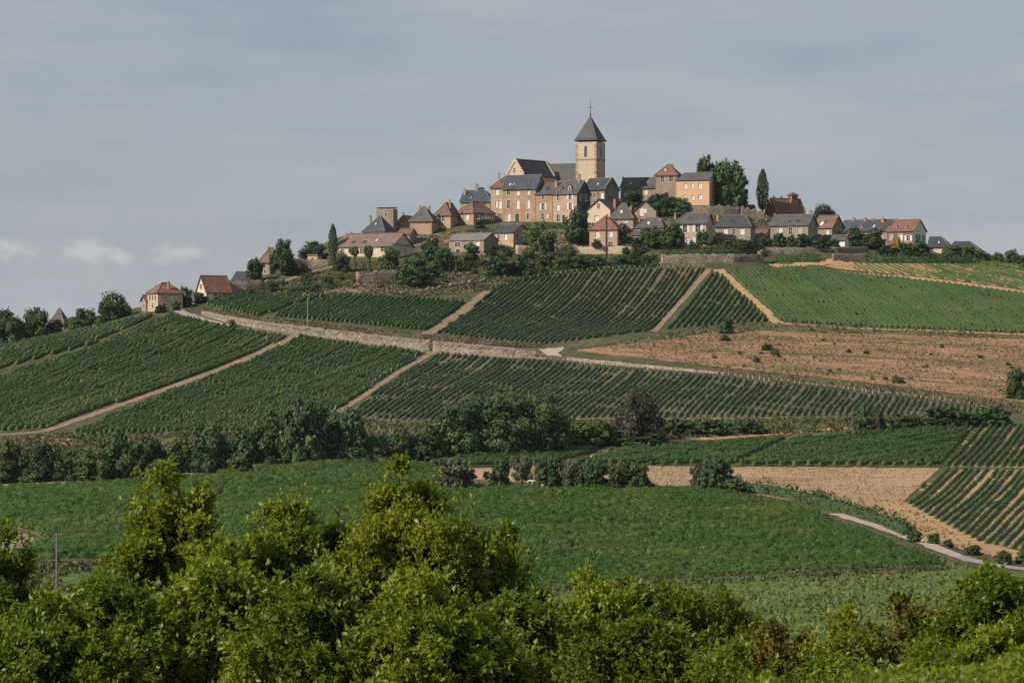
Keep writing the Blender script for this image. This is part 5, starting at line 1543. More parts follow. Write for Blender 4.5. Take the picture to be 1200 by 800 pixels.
def hedge(label, pxpts, hpx, wm, mat, name='hedge', dens=26, size=0.34, D=None, rough=0.12, base_lift=0.0, cat='hedge'):
    P = path_at(pxpts, 10.0)
    d = np.concatenate([[0], np.cumsum(np.linalg.norm(np.diff(P[:, :2], axis=0), axis=1))])
    L = d[-1]
    m = int(L * dens)
    t = rng.uniform(0, L, m)
    x, y, z = (np.interp(t, d, P[:, k]) for k in range(3))
    Hm = np.interp(t, d, [hpx * p[1] / FPX for p in P])
    Hm = Hm * (1 + rough * np.sin(t * 0.9) + rough * np.sin(t * 2.3 + 1))
    ang = rng.uniform(-0.2, math.pi + 0.2, m)
    k = rng.uniform(0.8, 1.06, m)
    lat = np.cos(ang) ** 3 * 0.2 + np.cos(ang) * 0.8
    T = np.array([P[-1, 0] - P[0, 0], P[-1, 1] - P[0, 1]]); T /= np.linalg.norm(T)
    Nn = np.array([-T[1], T[0]])
    up = np.clip(np.sin(ang), 0, 1) ** 0.45
    up = np.where(rng.random(m) < 0.35, rng.random(m) * up, up)
    c = np.stack([x + Nn[0] * lat * wm * 0.5 * k, y + Nn[1] * lat * wm * 0.5 * k, height(x, y) + base_lift + Hm * up * k], -1)
    nr = np.stack([Nn[0] * np.cos(ang), Nn[1] * np.cos(ang), np.sin(ang)], -1)
    V, Q = clump_faces(c, nr, size)
    c0 = P.mean(0)
    # woody core so that the hedge is not see-through
    n = max(3, int(L / 1.5))
    tt = np.linspace(0, L, n + 1)
    cx_, cy_ = np.interp(tt, d, P[:, 0]), np.interp(tt, d, P[:, 1])
    hh = np.interp(tt, d, [hpx * p[1] / FPX for p in P]) * 0.66 * np.clip(np.minimum(tt, L - tt) / 2.5, 0.05, 1)
    zz = height(cx_, cy_) + base_lift
    core = np.stack([np.stack([cx_ + Nn[0] * o * wm * 0.36, cy_ + Nn[1] * o * wm * 0.36, zz + (hh if f else -0.3)], -1) for (o, f) in ((-1, 0), (-1, 1), (1, 1), (1, 0))], 1)
    idx = np.arange((n + 1) * 4).reshape(n + 1, 4) + len(V)
    cq = np.stack([idx[:-1, :-1], idx[1:, :-1], idx[1:, 1:], idx[:-1, 1:]], -1).reshape(-1, 4)
    o = obj(name, mesh_np(name, np.concatenate([V, core.reshape(-1, 3)]) - c0, np.concatenate([Q, cq])), M[mat])
    o.location = c0
    return tag(o, label, cat)

# village trees
tree(390, 302, 264, 11, 'cypress', 'leaf_dark', 'slim dark cypress at the left end of the long farmhouse')
tree(893.7, 246, 200, 14.5, 'cypress', 'leaf_dark', 'tall dark cypress standing alone left of the brick house', D=966)
tree(331, 320, 283, 31, 'tree', 'leaf_dark', 'large dark round tree right of the narrow brown-roofed house', D=853)
tree(298, 328, 304, 21, 'tree', 'leaf_dark', 'dark tree in front of the narrow brown-roofed house, above the terrace wall', D=848)
tree(367, 304, 284, 36, 'wide', 'leaf_dark', 'wide low dark tree behind the flat-roofed shed', D=890)
tree(828, 243, 186, 28, 'tree', 'leaf', 'round green tree peeping over the right end of the orange house', D=975)
tree(857, 245, 191, 40, 'tree', 'leaf_dark', 'large dark tree on the skyline right of the orange house', D=964)
tree(846, 245, 200, 28, 'tree', 'leaf_dark', 'dark tree crowded between the orange house and the large skyline tree', D=968)
tree(868, 244, 224, 16, 'shrub', 'leaf_dark', 'low dark bush at the right foot of the large skyline tree', D=963)
tree(742, 244, 223, 28, 'tree', 'leaf_dark', 'dark tree in front of the left end of the long house', D=950)
tree(776, 256, 228, 36, 'tree', 'leaf_dark', 'dark tree below the long house, left one of a merged pair', D=945)
tree(797, 256, 233, 32, 'tree', 'leaf_dark', 'dark tree below the long house, right one of a merged pair under the orange house', D=944)
tree(677, 290, 246, 32, 'tall', 'leaf_dark', 'big dark pointed tree left of the red pyramid roof', D=908)
tree(632, 306, 263, 37, 'tree', 'leaf', 'large mid-green tree below the manor row', D=895)
tree(667, 312, 287, 16, 'tall', 'leaf_light', 'slim light green tree in front of the garden wall')
tree(763, 291, 267, 31, 'tree', 'leaf_dark', 'round dark tree in front of the low cottage, left one of two', D=906)
tree(788, 290, 263, 30, 'tree', 'leaf_dark', 'round dark tree against the tall pale house, right one of two', D=903)
tree(823, 290, 270, 14, 'tall', 'leaf', 'small thin tree at the right corner of the tall pale house', D=904)
tree(745, 291, 279, 13, 'shrub', 'leaf_dark', 'clipped dark bush right of the square red-roofed house', D=901)
tree(734, 297.5, 290, 11, 'shrub', 'leaf_dark', 'small dark bush on the garden wall line, left one of two', D=896)
tree(749, 297.5, 290, 17, 'shrub', 'leaf_dark', 'small dark bush on the garden wall line, right one of two', D=896)
tree(730, 283, 265, 9, 'tall', 'leaf_dark', 'narrow dark tree at the right corner of the square red-roofed house', D=905)
tree(700, 289, 281, 14, 'shrub', 'leaf_light', 'yellow-green bush at the left foot of the square red-roofed house', D=899)
tree(965, 262, 241, 26, 'tree', 'leaf_brown', 'reddish-brown tree top behind the wide stone house at right', D=950)
tree(1003, 291, 268, 30, 'tree', 'leaf_dark', 'bushy dark tree in front of the slate terrace, left one of two', D=928)
tree(1024, 292, 269, 30, 'tree', 'leaf', 'bushy dark tree in front of the slate terrace, right one of two', D=927)
tree(1050.5, 293, 277.5, 15, 'shrub', 'leaf_yellow', 'small golden yellow bush in front of the red-roofed terrace house', D=926)
tree(1080, 299, 281, 22, 'shrub', 'leaf_dark', 'dark round bush at the foot of the white gable', D=926)
tree(1065, 300, 286, 26, 'shrub', 'leaf', 'green bush between the golden bush and the white gable', D=924)
tree(1037, 300, 288, 24, 'shrub', 'leaf_dark', 'dark bush under the two bushy trees of the slate terrace', D=924)
tree(1115, 304, 288, 30, 'shrub', 'leaf', 'bushy shrub in front of the cream-walled low house at right')
tree(1134, 305, 288, 28, 'shrub', 'leaf', 'bushy shrub in front of the long barn roof at right')
tree(1152, 306, 294, 22, 'shrub', 'leaf', 'shrub under the right end of the long barn roof')
tree(1169.5, 310, 296.5, 17, 'tree', 'leaf', 'small round tree on the skyline left of the white-walled cottage')
tree(1186, 311, 293.5, 17, 'tall', 'leaf', 'pointed tree in front of the white-walled cottage on the right skyline')
tree(1199, 313, 300, 20, 'shrub', 'leaf_dark', 'dark shrub cut by the right edge on the skyline')
for i, (px, b, t, w, m) in enumerate(((913, 288, 273.5, 17, 'leaf'), (929, 288, 276, 14, 'leaf_dark'), (942, 289, 274.5, 19, 'leaf_dark'), (960, 291, 278.5, 22, 'leaf_dark'), (975, 291, 281, 16, 'leaf'))):
    tree(px, b, t, w, 'shrub', m, ['first', 'second', 'third', 'fourth', 'fifth'][i] + ' shrub from the left in front of the wide stone house at right', group='shrubs in front of the wide stone house')
# pollards and bushes below the farmhouse
tree(432.5, 314, 289, 13.5, 'pollard', 'leaf', 'pollard tree with bare trunk in front of the farmhouse, right one of two')
tree(416, 309, 289.5, 12.5, 'pollard', 'leaf', 'pollard tree in front of the farmhouse, left one of two')
tree(400, 319, 297, 22, 'tree', 'leaf_light', 'light green spreading tree below the left end of the farmhouse')
BANK = 'bushes on the bank below the village'
for (px, b, t, w, m, lab) in (
    (456, 317, 291, 25, 'leaf_dark', 'dark round bush at the right corner of the farmhouse'),
    (484, 324, 301, 36, 'leaf', 'broad bush below the farmhouse gable on the bank'),
    (487, 334, 314, 42, 'leaf_dark', 'dark spreading bush right of the isolated terrace wall'),
    (505, 306, 281, 30, 'leaf_dark', 'dark bush under the pyramid-roofed stone house'),
    (519, 317, 292, 27, 'leaf_dark', 'dark bush left of the long grey cottage, upper bank'),
    (534, 318, 300, 20, 'leaf', 'small bush in front of the long grey cottage, left'),
    (551, 308, 286, 25, 'leaf_dark', 'dark round bush hiding the front of the long grey cottage'),
    (584, 322, 300, 32, 'leaf_dark', 'dark bush on the bank below the two cottages, left one of two'),
    (610, 321, 299, 32, 'leaf_dark', 'dark bush on the bank below the two cottages, right one of two'),
    (640, 313, 297, 26, 'leaf', 'bush at the foot of the large mid-green tree'),
    (657, 316, 301, 24, 'leaf_light', 'pale bush left of the slim light green tree'),
    (680, 316, 300, 26, 'leaf_dark', 'dark bush right of the slim light green tree'),
    (700, 311, 301, 26, 'leaf', 'low bush below the sunlit garden wall, left'),
    (735, 309, 300, 30, 'leaf', 'low bush below the sunlit garden wall, right'),
    (343, 322, 309, 13, 'leaf', 'small bush left of the terrace under the flat-roofed shed'),
    (357, 323, 310, 14, 'leaf_light', 'pale bush against the terrace under the flat-roofed shed'),
    (385, 336, 324, 14, 'leaf_dark', 'dark bush on the path bank left of the isolated terrace wall'),
    (320, 342, 330, 18, 'leaf', 'bush right of the high terrace wall'),
    (575, 300, 288, 16, 'leaf_dark', 'dark bush between the two grey cottages'),
    (561, 268, 258, 14, 'leaf_dark', 'dark bush under the balcony of the brown hipped house'),
    (595, 300, 290, 14, 'leaf', 'small bush in front of the slate cottage'),
    (235, 354, 343, 19, 'leaf_dark', 'dark bush in front of the cream gable at the left end of the village'),
    (217, 359, 337, 15, 'leaf', 'bushy tree right of the lone orange-roofed house'),
    (206, 364, 353, 12, 'leaf_dark', 'dark bush at the right corner of the lone orange-roofed house'),
    (188, 366, 358, 16, 'leaf_dark', 'low dark bush in front of the lone orange-roofed house'),
    (273, 383, 375, 10, 'leaf', 'small bush growing on the roadside retaining wall'),
    (296, 347, 338, 14, 'leaf', 'small bush in front of the high terrace wall'),
    (865, 292, 281, 34, 'leaf', 'low shrubbery in front of the wide slate-roofed house with two white windows'),
    (896, 292, 280, 22, 'leaf_dark', 'shrub between the two wide stone houses at right')):
    tree(px, b, t, w, 'shrub', m, lab, group=BANK)
for i in range(56):                                        # low scrub one cannot tell apart
    px = rng.uniform(345, 770)
    f = (px - 345) / 425
    lo, hi = 346 - 34 * f, 322 - 22 * f
    py = rng.uniform(hi, lo)
    hp = rng.uniform(4, 9)
    tree(px, py, py - hp, hp * rng.uniform(1.3, 2.2), 'shrub', ('leaf', 'leaf_light', 'leaf_light', 'leaf_olive')[i % 4],
         'low scrubby bush on the dry grass bank between village and vineyards', group='low scrub on the bank')
# left skyline trees
tree(10, 412, 366, 46, 'tree', 'leaf_dark', 'dark round tree at the left edge of the skyline', D=800)
tree(40, 410, 364, 46, 'tree', 'leaf_dark', 'dark round tree left of the dovecote on the skyline', D=805)
tree(62, 402, 376, 24, 'tree', 'leaf', 'small tree in front of the dovecote', D=806)
tree(98, 394, 363.5, 38, 'tree', 'leaf', 'round green tree right of the dovecote on the skyline', D=808)
tree(133, 386, 346, 40, 'tree', 'leaf_dark', 'tallest round tree on the left skyline, left of the lone house', D=812)
tree(116, 388, 374, 20, 'shrub', 'leaf', 'low bush between the two round skyline trees at left', D=800)
# hedgerow at the foot of the slope
BELT = [(8, 563, 514, 50), (42, 563, 517, 46), (76, 562, 521, 46), (108, 562, 523, 48), (140, 559, 503, 50), (172, 557, 509, 46), (207, 554, 510, 46), (247, 553, 494, 56),
        (284, 550, 497, 44), (314, 547, 480, 52), (357, 547, 468, 58), (402, 543, 478, 54), (440, 540, 504, 38), (470, 539, 497, 40), (500, 535, 495, 44)]
ORD = ['first', 'second', 'third', 'fourth', 'fifth', 'sixth', 'seventh', 'eighth', 'ninth', 'tenth', 'eleventh', 'twelfth', 'thirteenth', 'fourteenth', 'fifteenth']
for i, (px, b, t, w) in enumerate(BELT):
    tree(px, b, t, w, 'tree', 'leaf_dark' if i % 3 else 'leaf', ORD[i] + ' tree from the left in the dark hedgerow at the foot of the slope', group='trees in the hedgerow at the slope foot', depth=1.0, sink=0.8)
for i in range(26):
    px = i * 20 + rng.uniform(-6, 6)
    b = 566 - px * 0.05 + rng.uniform(-3, 1)
    tree(px, b, b - rng.uniform(14, 26), rng.uniform(24, 38), 'shrub', ('leaf', 'leaf_dark', 'leaf', 'leaf_olive')[i % 4],
         'low bush in the undergrowth along the front of the dark hedgerow', group='undergrowth bushes of the hedgerow')
tree(548, 532, 466, 72, 'big', 'leaf_dark', 'left tree of the big dark rounded clump at the slope foot', sink=0.8)
tree(592, 532, 457, 86, 'big', 'leaf_dark', 'middle and tallest tree of the big dark rounded clump at the slope foot', sink=0.8)
tree(637, 531, 461, 76, 'big', 'leaf_dark', 'right tree of the big dark rounded clump at the slope foot', sink=0.8)
tree(566, 531, 459, 66, 'big', 'leaf_dark', 'left of middle tree of the big dark rounded clump at the slope foot', sink=0.8)
tree(615, 531, 460, 66, 'big', 'leaf', 'right of middle tree of the big dark rounded clump at the slope foot', sink=0.8)
tree(524, 533, 492, 44, 'shrub', 'leaf', 'bush at the left foot of the big dark rounded clump')
tree(748, 519, 458, 70, 'big', 'leaf_brown', 'large round brownish tree standing in front of the widest striped vineyard', sink=0.8)
for (px, b, t, w, m, lab) in (
    (688, 524, 499, 42, 'leaf', 'green bush between the big dark clump and the brown tree, left one'),
    (708, 522, 496, 36, 'leaf_dark', 'dark bush between the big dark clump and the brown tree, right one'),
    (676, 526, 507, 22, 'leaf_light', 'small light bush at the right foot of the big dark clump'),
    (748, 521, 506, 58, 'leaf_dark', 'dark undergrowth at the foot of the brown tree'),
    (800, 509, 491, 50, 'leaf_dark', 'low dark bush right of the brown tree'),
    (835, 509, 492, 44, 'leaf', 'low bush second right of the brown tree'),
    (875, 507, 493, 44, 'leaf_dark', 'low bush third right of the brown tree'),
    (1010, 503, 479, 26, 'leaf_dark', 'dark upright bush left of the brown one above the bright vineyard'),
    (1027, 503, 480, 24, 'leaf_brown', 'brownish bush above the bright vineyard at right'),
    (1062, 501, 485, 40, 'leaf', 'green bush above the bright vineyard, third from the right edge'),
    (1112, 499, 479, 64, 'leaf_dark', 'broad dark bush above the bright vineyard, second from the right edge'),
    (1160, 498, 477, 56, 'leaf_dark', 'broad dark bush above the striped vineyard at the right edge'),
    (1190, 467, 433, 27, 'leaf', 'upright bush at the right edge of the fallow field'),
    (852, 391, 372, 17, 'leaf_dark', 'lone small tree on the grassy line above the fallow field'),
    (1197, 468, 455, 12, 'leaf_light', 'light green bush cut by the right edge below the upright bush')):
    tree(px, b, t, w, 'shrub', m, lab, group='bushes along the field edges')
# shrubs of the field boundary in the middle
for (px, b, t, w, k, m, lab) in (
    (535, 574, 538, 54, 'shrub', 'leaf_olive', 'wide grey-olive bush at the left end of the field boundary behind the foreground tree'),
    (585, 573, 540, 32, 'shrub', 'leaf', 'dark feathery bush left of the rubble heap'),
    (612, 568, 531, 26, 'tall', 'leaf_olive', 'dry brownish bush directly behind the rubble heap'),
    (643, 573, 536, 38, 'tree', 'leaf', 'green bush tree right of the rubble heap behind the white vehicle'),
    (671, 574, 541, 34, 'tree', 'leaf_olive', 'olive bush tree second right of the rubble heap'),
    (697, 574, 539, 40, 'tree', 'leaf_dark', 'dark bush tree in the middle of the field boundary'),
    (728, 575, 540, 36, 'tree', 'leaf', 'green bush in the field boundary, left one of the last pair'),
    (746, 575, 543, 32, 'tree', 'leaf', 'green bush in the field boundary, right one of the last pair'),
    (840, 575, 537, 38, 'tree', 'leaf_dark', 'dark green bushy tree at the corner of the stubble field'),
    (820, 573, 543, 22, 'shrub', 'leaf_olive', 'pale twiggy bush left of the dark bushy tree at the stubble corner'),
    (860, 579, 562, 40, 'shrub', 'leaf_light', 'bright green bush right of the dark bushy tree at the stubble corner'),
    (960, 590, 573, 16, 'tall', 'leaf_olive', 'small twiggy tree rising from the hedge beside the stubble field'),
    (1072, 635, 622, 18, 'shrub', 'leaf', 'round bush at the lower end of the hedge by the lane'),
    (1094, 637, 625, 14, 'shrub', 'leaf', 'first round bush along the orange soil after the hedge end'),
    (1111, 641, 632, 14, 'shrub', 'leaf', 'second round bush along the orange soil after the hedge end'),
    (1141, 650, 639, 20, 'shrub', 'leaf', 'third round bush along the orange soil by the grey road'),
    (1176, 660, 645, 22, 'shrub', 'leaf_light', 'fourth round bush by the grey road near the right edge'),
    (1197, 660, 646, 18, 'shrub', 'leaf', 'last round bush by the grey road cut by the right edge')):
    tree(px, b, t, w, k, m, lab, group='bushes along the field edges')
for i in range(34):                                        # weeds of the fallow field
    px = rng.uniform(780, 1195)
    py = rng.uniform(392 + (px - 780) * 0.012, 428 + (px - 850) * 0.11)
    hp = rng.choice([2.5, 3, 4, 7], p=[0.4, 0.3, 0.2, 0.1])
    tree(px, py, py - hp, hp * rng.uniform(1.2, 2.6), 'shrub', ('leaf', 'leaf_olive', 'leaf_light')[i % 3],
         'small weed clump growing on the bare fallow field', name='weed_clump', cat='weed', group='weeds on the fallow field')
# hedges
hedge('long clipped dark hedge on top of the grey stone retaining wall', [(774, 298.5), (820, 298.5), (860, 298), (898, 298)], 9, 1.6, 'leaf_dark', dens=70, size=0.30, rough=0.03)
hedge('upper clipped hedge in front of the wide slate-roofed house', [(838, 289.5), (865, 289.5), (893, 289.5)], 8, 1.4, 'leaf_dark', dens=70, size=0.30, rough=0.03)
hedge('dark hedge hanging over the retaining wall left of the orange soil peak', [(905, 306), (935, 306), (962, 305)], 9, 1.4, 'leaf_dark', dens=60, size=0.32)
hedge('long rough hedge along the top of the sparse vineyard at upper right', [(1018, 307), (1060, 307.5), (1100, 308), (1143, 308)], 10, 2.0, 'leaf_dark', dens=50, size=0.36)
hedge('low ragged hedge on the right skyline beside the small round tree', [(1140, 309), (1165, 311), (1205, 315)], 6, 2.0, 'leaf', dens=50, size=0.36)
hedge('dark low hedge along the top edge of the crisp striped vineyard', [(582, 339), (606, 331), (640, 322), (690, 316), (770, 311)], 5, 2.0, 'leaf_dark', dens=40, size=0.38, rough=0.3)
hedge('green strip of shrubs along the foot of the manor row', [(606, 270), (640, 268.5), (672, 267)], 6, 2.4, 'leaf', dens=50, size=0.36, rough=0.2)
hedge('dark overgrown bank strip in front of the brown hipped houses', [(554, 276), (575, 274), (600, 272)], 6, 2.2, 'leaf_dark', dens=50, size=0.36, rough=0.2)
hedge('low dark growth along the bank above the sunlit vineyard', [(330, 344), (370, 338), (396, 337)], 8, 2.5, 'leaf', dens=40, size=0.38, rough=0.3)
hedge('dark hedge curving beside the lane along the stubble field', [(848, 573), (900, 579), (940, 587), (975, 596), (1005, 605), (1040, 616), (1066, 628)], 15, 2.4, 'leaf_dark', dens=60, size=0.34, rough=0.2)
hedge('low dark bushes along the foot of the widest striped vineyard, left part', [(480, 499), (560, 498), (700, 496)], 4, 2.2, 'leaf', dens=34, size=0.38, rough=0.3)
hedge('low dark bushes along the foot of the widest striped vineyard, right part', [(780, 498), (860, 496), (1000, 493), (1150, 489)], 5, 2.4, 'leaf', dens=34, size=0.38, rough=0.3)
hedge('grassy strip of undergrowth along the field boundary behind the white vehicle', [(500, 572), (580, 572), (680, 573), (780, 573), (850, 574)], 4, 1.6, 'leaf_olive', dens=40, size=0.3, rough=0.4)

# ------------------------------------------------------------------ poles, heap of stones, vehicle
P = ground_at(360.5, 388)
mb = MB(); Hp = 38 * P[1] / FPX
mb.tube((0, 0, -0.5), (0, 0, Hp), 0.11, 0.07, 8)
lp = tag(empty('lamp_post', P), 'thin grey steel post standing beside the roadside retaining wall', 'post')
mb.build('post', M['steel'], lp)
mb = MB(); mb.box(-0.10, 0.10, -0.35, 0.10, Hp, Hp + 0.14); mb.build('lamp_head', M['steel'], lp)
P = np.array([(710.8 - CX) / FPX * 894, 894.0, (YH - 298) / FPX * 894])
up = tag(empty('wooden_post', P), 'tall dark post in front of the square red-roofed house', 'post')
mb = MB(); mb.tube((0, 0, -0.8), (0, 0, 9.8), 0.30, 0.22, 8); mb.build('post', M['dark_wood'], up)
mb = MB(); mb.box(-0.5, 0.5, -0.07, 0.07, 9.2, 9.36); mb.build('crossarm', M['dark_wood'], up)
Dp = 405.0
P = np.array([(66.5 - CX) / FPX * Dp, Dp, 0.0]); P[2] = float(height(P[0], P[1]))
ztop = (YH - 622) / FPX * Dp - P[2]
up = tag(empty('utility_pole', P), 'weathered grey utility pole with short crossarm at lower left in front of the vineyard', 'pole')
mb = MB(); mb.tube((0, 0, -0.6), (0, 0, ztop), 0.15, 0.11, 8); mb.build('pole', M['pole_wood'], up)
mb = MB(); mb.box(-0.32, 0.72, -0.06, 0.06, ztop - 0.42, ztop - 0.30); ca = mb.build('crossarm', M['pole_wood'], up)
for x in (-0.25, 0.66):
    mb = MB(); mb.tube((x, 0, ztop - 0.42), (x, 0, ztop - 0.66), 0.06, 0.08, 7); mb.build('insulator', M['iron'], ca)
mb = MB(); mb.box(-0.22, 0.10, -0.16, 0.16, ztop - 0.06, ztop + 0.22); mb.build('junction_box', M['iron'], up)

def boulder(loc, r, mat, parent=None):
    me = bpy.data.meshes.new('stone')
    import bmesh
    bm = bmesh.new()
    bmesh.ops.create_icosphere(bm, subdivisions=2, radius=r)
    for v in bm.verts:
        v.co *= 1 + random.uniform(-0.22, 0.22)
        v.co.z *= 0.75
    bm.to_mesh(me); bm.free()
    o = obj('stone', me, M[mat], parent)
    o.location = loc
    return o
P = ground_at(619, 562)
heap = tag(empty('rubble_heap', P), 'heap of pale orange rubble among bushes behind the white vehicle', 'rubble heap')
mb = MB()
sh = 22 * P[1] / FPX / 2; ww = 24 * P[1] / FPX / 2
n = 14
ring0 = [(ww * 1.15 * math.cos(a) * random.uniform(0.85, 1.15), ww * math.sin(a), -0.4) for a in [2 * math.pi * k / n for k in range(n)]]
ring1 = [(ww * 0.85 * math.cos(a) * random.uniform(0.8, 1.2), ww * 0.7 * math.sin(a), sh * random.uniform(0.7, 1.1)) for a in [2 * math.pi * k / n for k in range(n)]]
ring2 = [(ww * 0.45 * math.cos(a) * random.uniform(0.8, 1.2), ww * 0.4 * math.sin(a), sh * random.uniform(1.6, 2.0)) for a in [2 * math.pi * k / n for k in range(n)]]
for a, b in ((ring0, ring1), (ring1, ring2)):
    for k in range(n):
        mb.poly(a[k], a[(k + 1) % n], b[(k + 1) % n], b[k])
mb.poly(*ring2)
mb.build('earth_mound', M['soil_sand'], heap)
for k in range(22):
    a = random.uniform(0, 6.283)
    q = random.uniform(0, 1)
    boulder((ww * 0.8 * math.cos(a) * (1 - q * 0.5), ww * 0.6 * math.sin(a) * (1 - q * 0.5) - 0.2, sh * 2.0 * q), random.uniform(0.14, 0.36), 'cream' if k % 2 else 'pink', heap)
for (px, py, r) in ((601, 569, 0.30), (609, 571, 0.2), (574, 570, 0.3), (566, 570, 0.34), (557, 570, 0.26), (549, 570, 0.2)):
    P = ground_at(px, py)
    o = boulder(tuple(P + np.array([0, 0, r * 0.3])), r, 'cream')
    tag(o, 'pale field stone lying along the boundary left of the white vehicle', 'stone', 'pale stones along the field boundary')
# small white van, half hidden by the vines
P = ground_at(629, 573.5)
van_scale = 0.85
van = tag(empty('white_van', P, math.radians(-18)), 'small white van parked behind the vines at the field boundary', 'van')
def van_part(name, prof, y0, y1, mat, parent=van):
    m = MB()
    n = len(prof)
    m.poly(*[(x, y0, z) for (x, z) in prof]); m.poly(*[(x, y1, z) for (x, z) in reversed(prof)])
    for k in range(n):
        a, b = prof[k], prof[(k + 1) % n]
        m.poly((a[0], y0, a[1]), (a[0], y1, a[1]), (b[0], y1, b[1]), (b[0], y0, b[1]))
    return m.build(name, M[mat], parent)
bd = van_part('body', [(-1.6, 0.30), (1.55, 0.30), (1.6, 0.9), (1.5, 1.02), (0.75, 1.08), (0.25, 1.72), (-1.4, 1.78), (-1.62, 1.6)], -0.75, 0.75, 'van_paint')
van_part('side_window', [(-0.55, 1.15), (0.55, 1.15), (0.20, 1.6), (-0.55, 1.62)], -0.765, -0.752, 'glass')
van_part('rear_window', [(-1.45, 1.15), (-0.70, 1.15), (-0.70, 1.62), (-1.38, 1.62)], -0.765, -0.752, 'glass')
m = MB(); m.poly((0.78, -0.62, 1.10), (0.78, 0.62, 1.10), (0.30, 0.58, 1.70), (0.30, -0.58, 1.70)); m.build('windscreen', M['glass'], van)
for x in (-1.05, 1.0):
    for y in (-0.72, 0.72):
        m = MB(); m.tube((x, y - 0.09, 0.3), (x, y + 0.09, 0.3), 0.3, 0.3, 14); wh = m.build('wheel', M['rubber'], van)
        m = MB(); m.tube((x, y - 0.1, 0.3), (x, y + 0.1, 0.3), 0.16, 0.16, 10); m.build('rim', M['steel'], wh)
for y in (-0.55, 0.55):
    m = MB(); m.box(1.57, 1.62, y - 0.12, y + 0.12, 0.72, 0.88); m.build('headlight', M['steel'], van)

hedge('ragged dark plants hanging over the top of the roadside retaining wall', [(238, 363.5), (262, 369), (300, 374.5), (400, 386), (505, 398), (560, 403)], 2.2, 0.9, 'leaf_olive', name='wall_plants', cat='plants', dens=16, size=0.32, rough=0.5)

for (lab, pts) in (('upper dry weed line along an old terrace of the fallow field', [(870, 397), (960, 400), (1060, 403), (1195, 407)]),
                   ('middle dry weed line along an old terrace of the fallow field', [(820, 411), (930, 415), (1060, 421), (1195, 428)]),
                   ('lower dry weed line along an old terrace of the fallow field', [(860, 428), (960, 436), (1080, 446), (1195, 456)])):
    hedge(lab, pts, 1.1, 1.6, 'leaf_olive', name='weed_line', cat='weeds', dens=7, size=0.34, rough=0.6)

van.scale = (van_scale,) * 3

hedge('strip of tall green grass along the front edge of the big smooth vineyard', [(440, 696), (640, 688.5), (880, 677.5), (1000, 671.5), (1110, 666.5)], 6, 1.8, 'leaf_light', name='grass_strip', cat='grass', dens=34, size=0.26, rough=0.35)
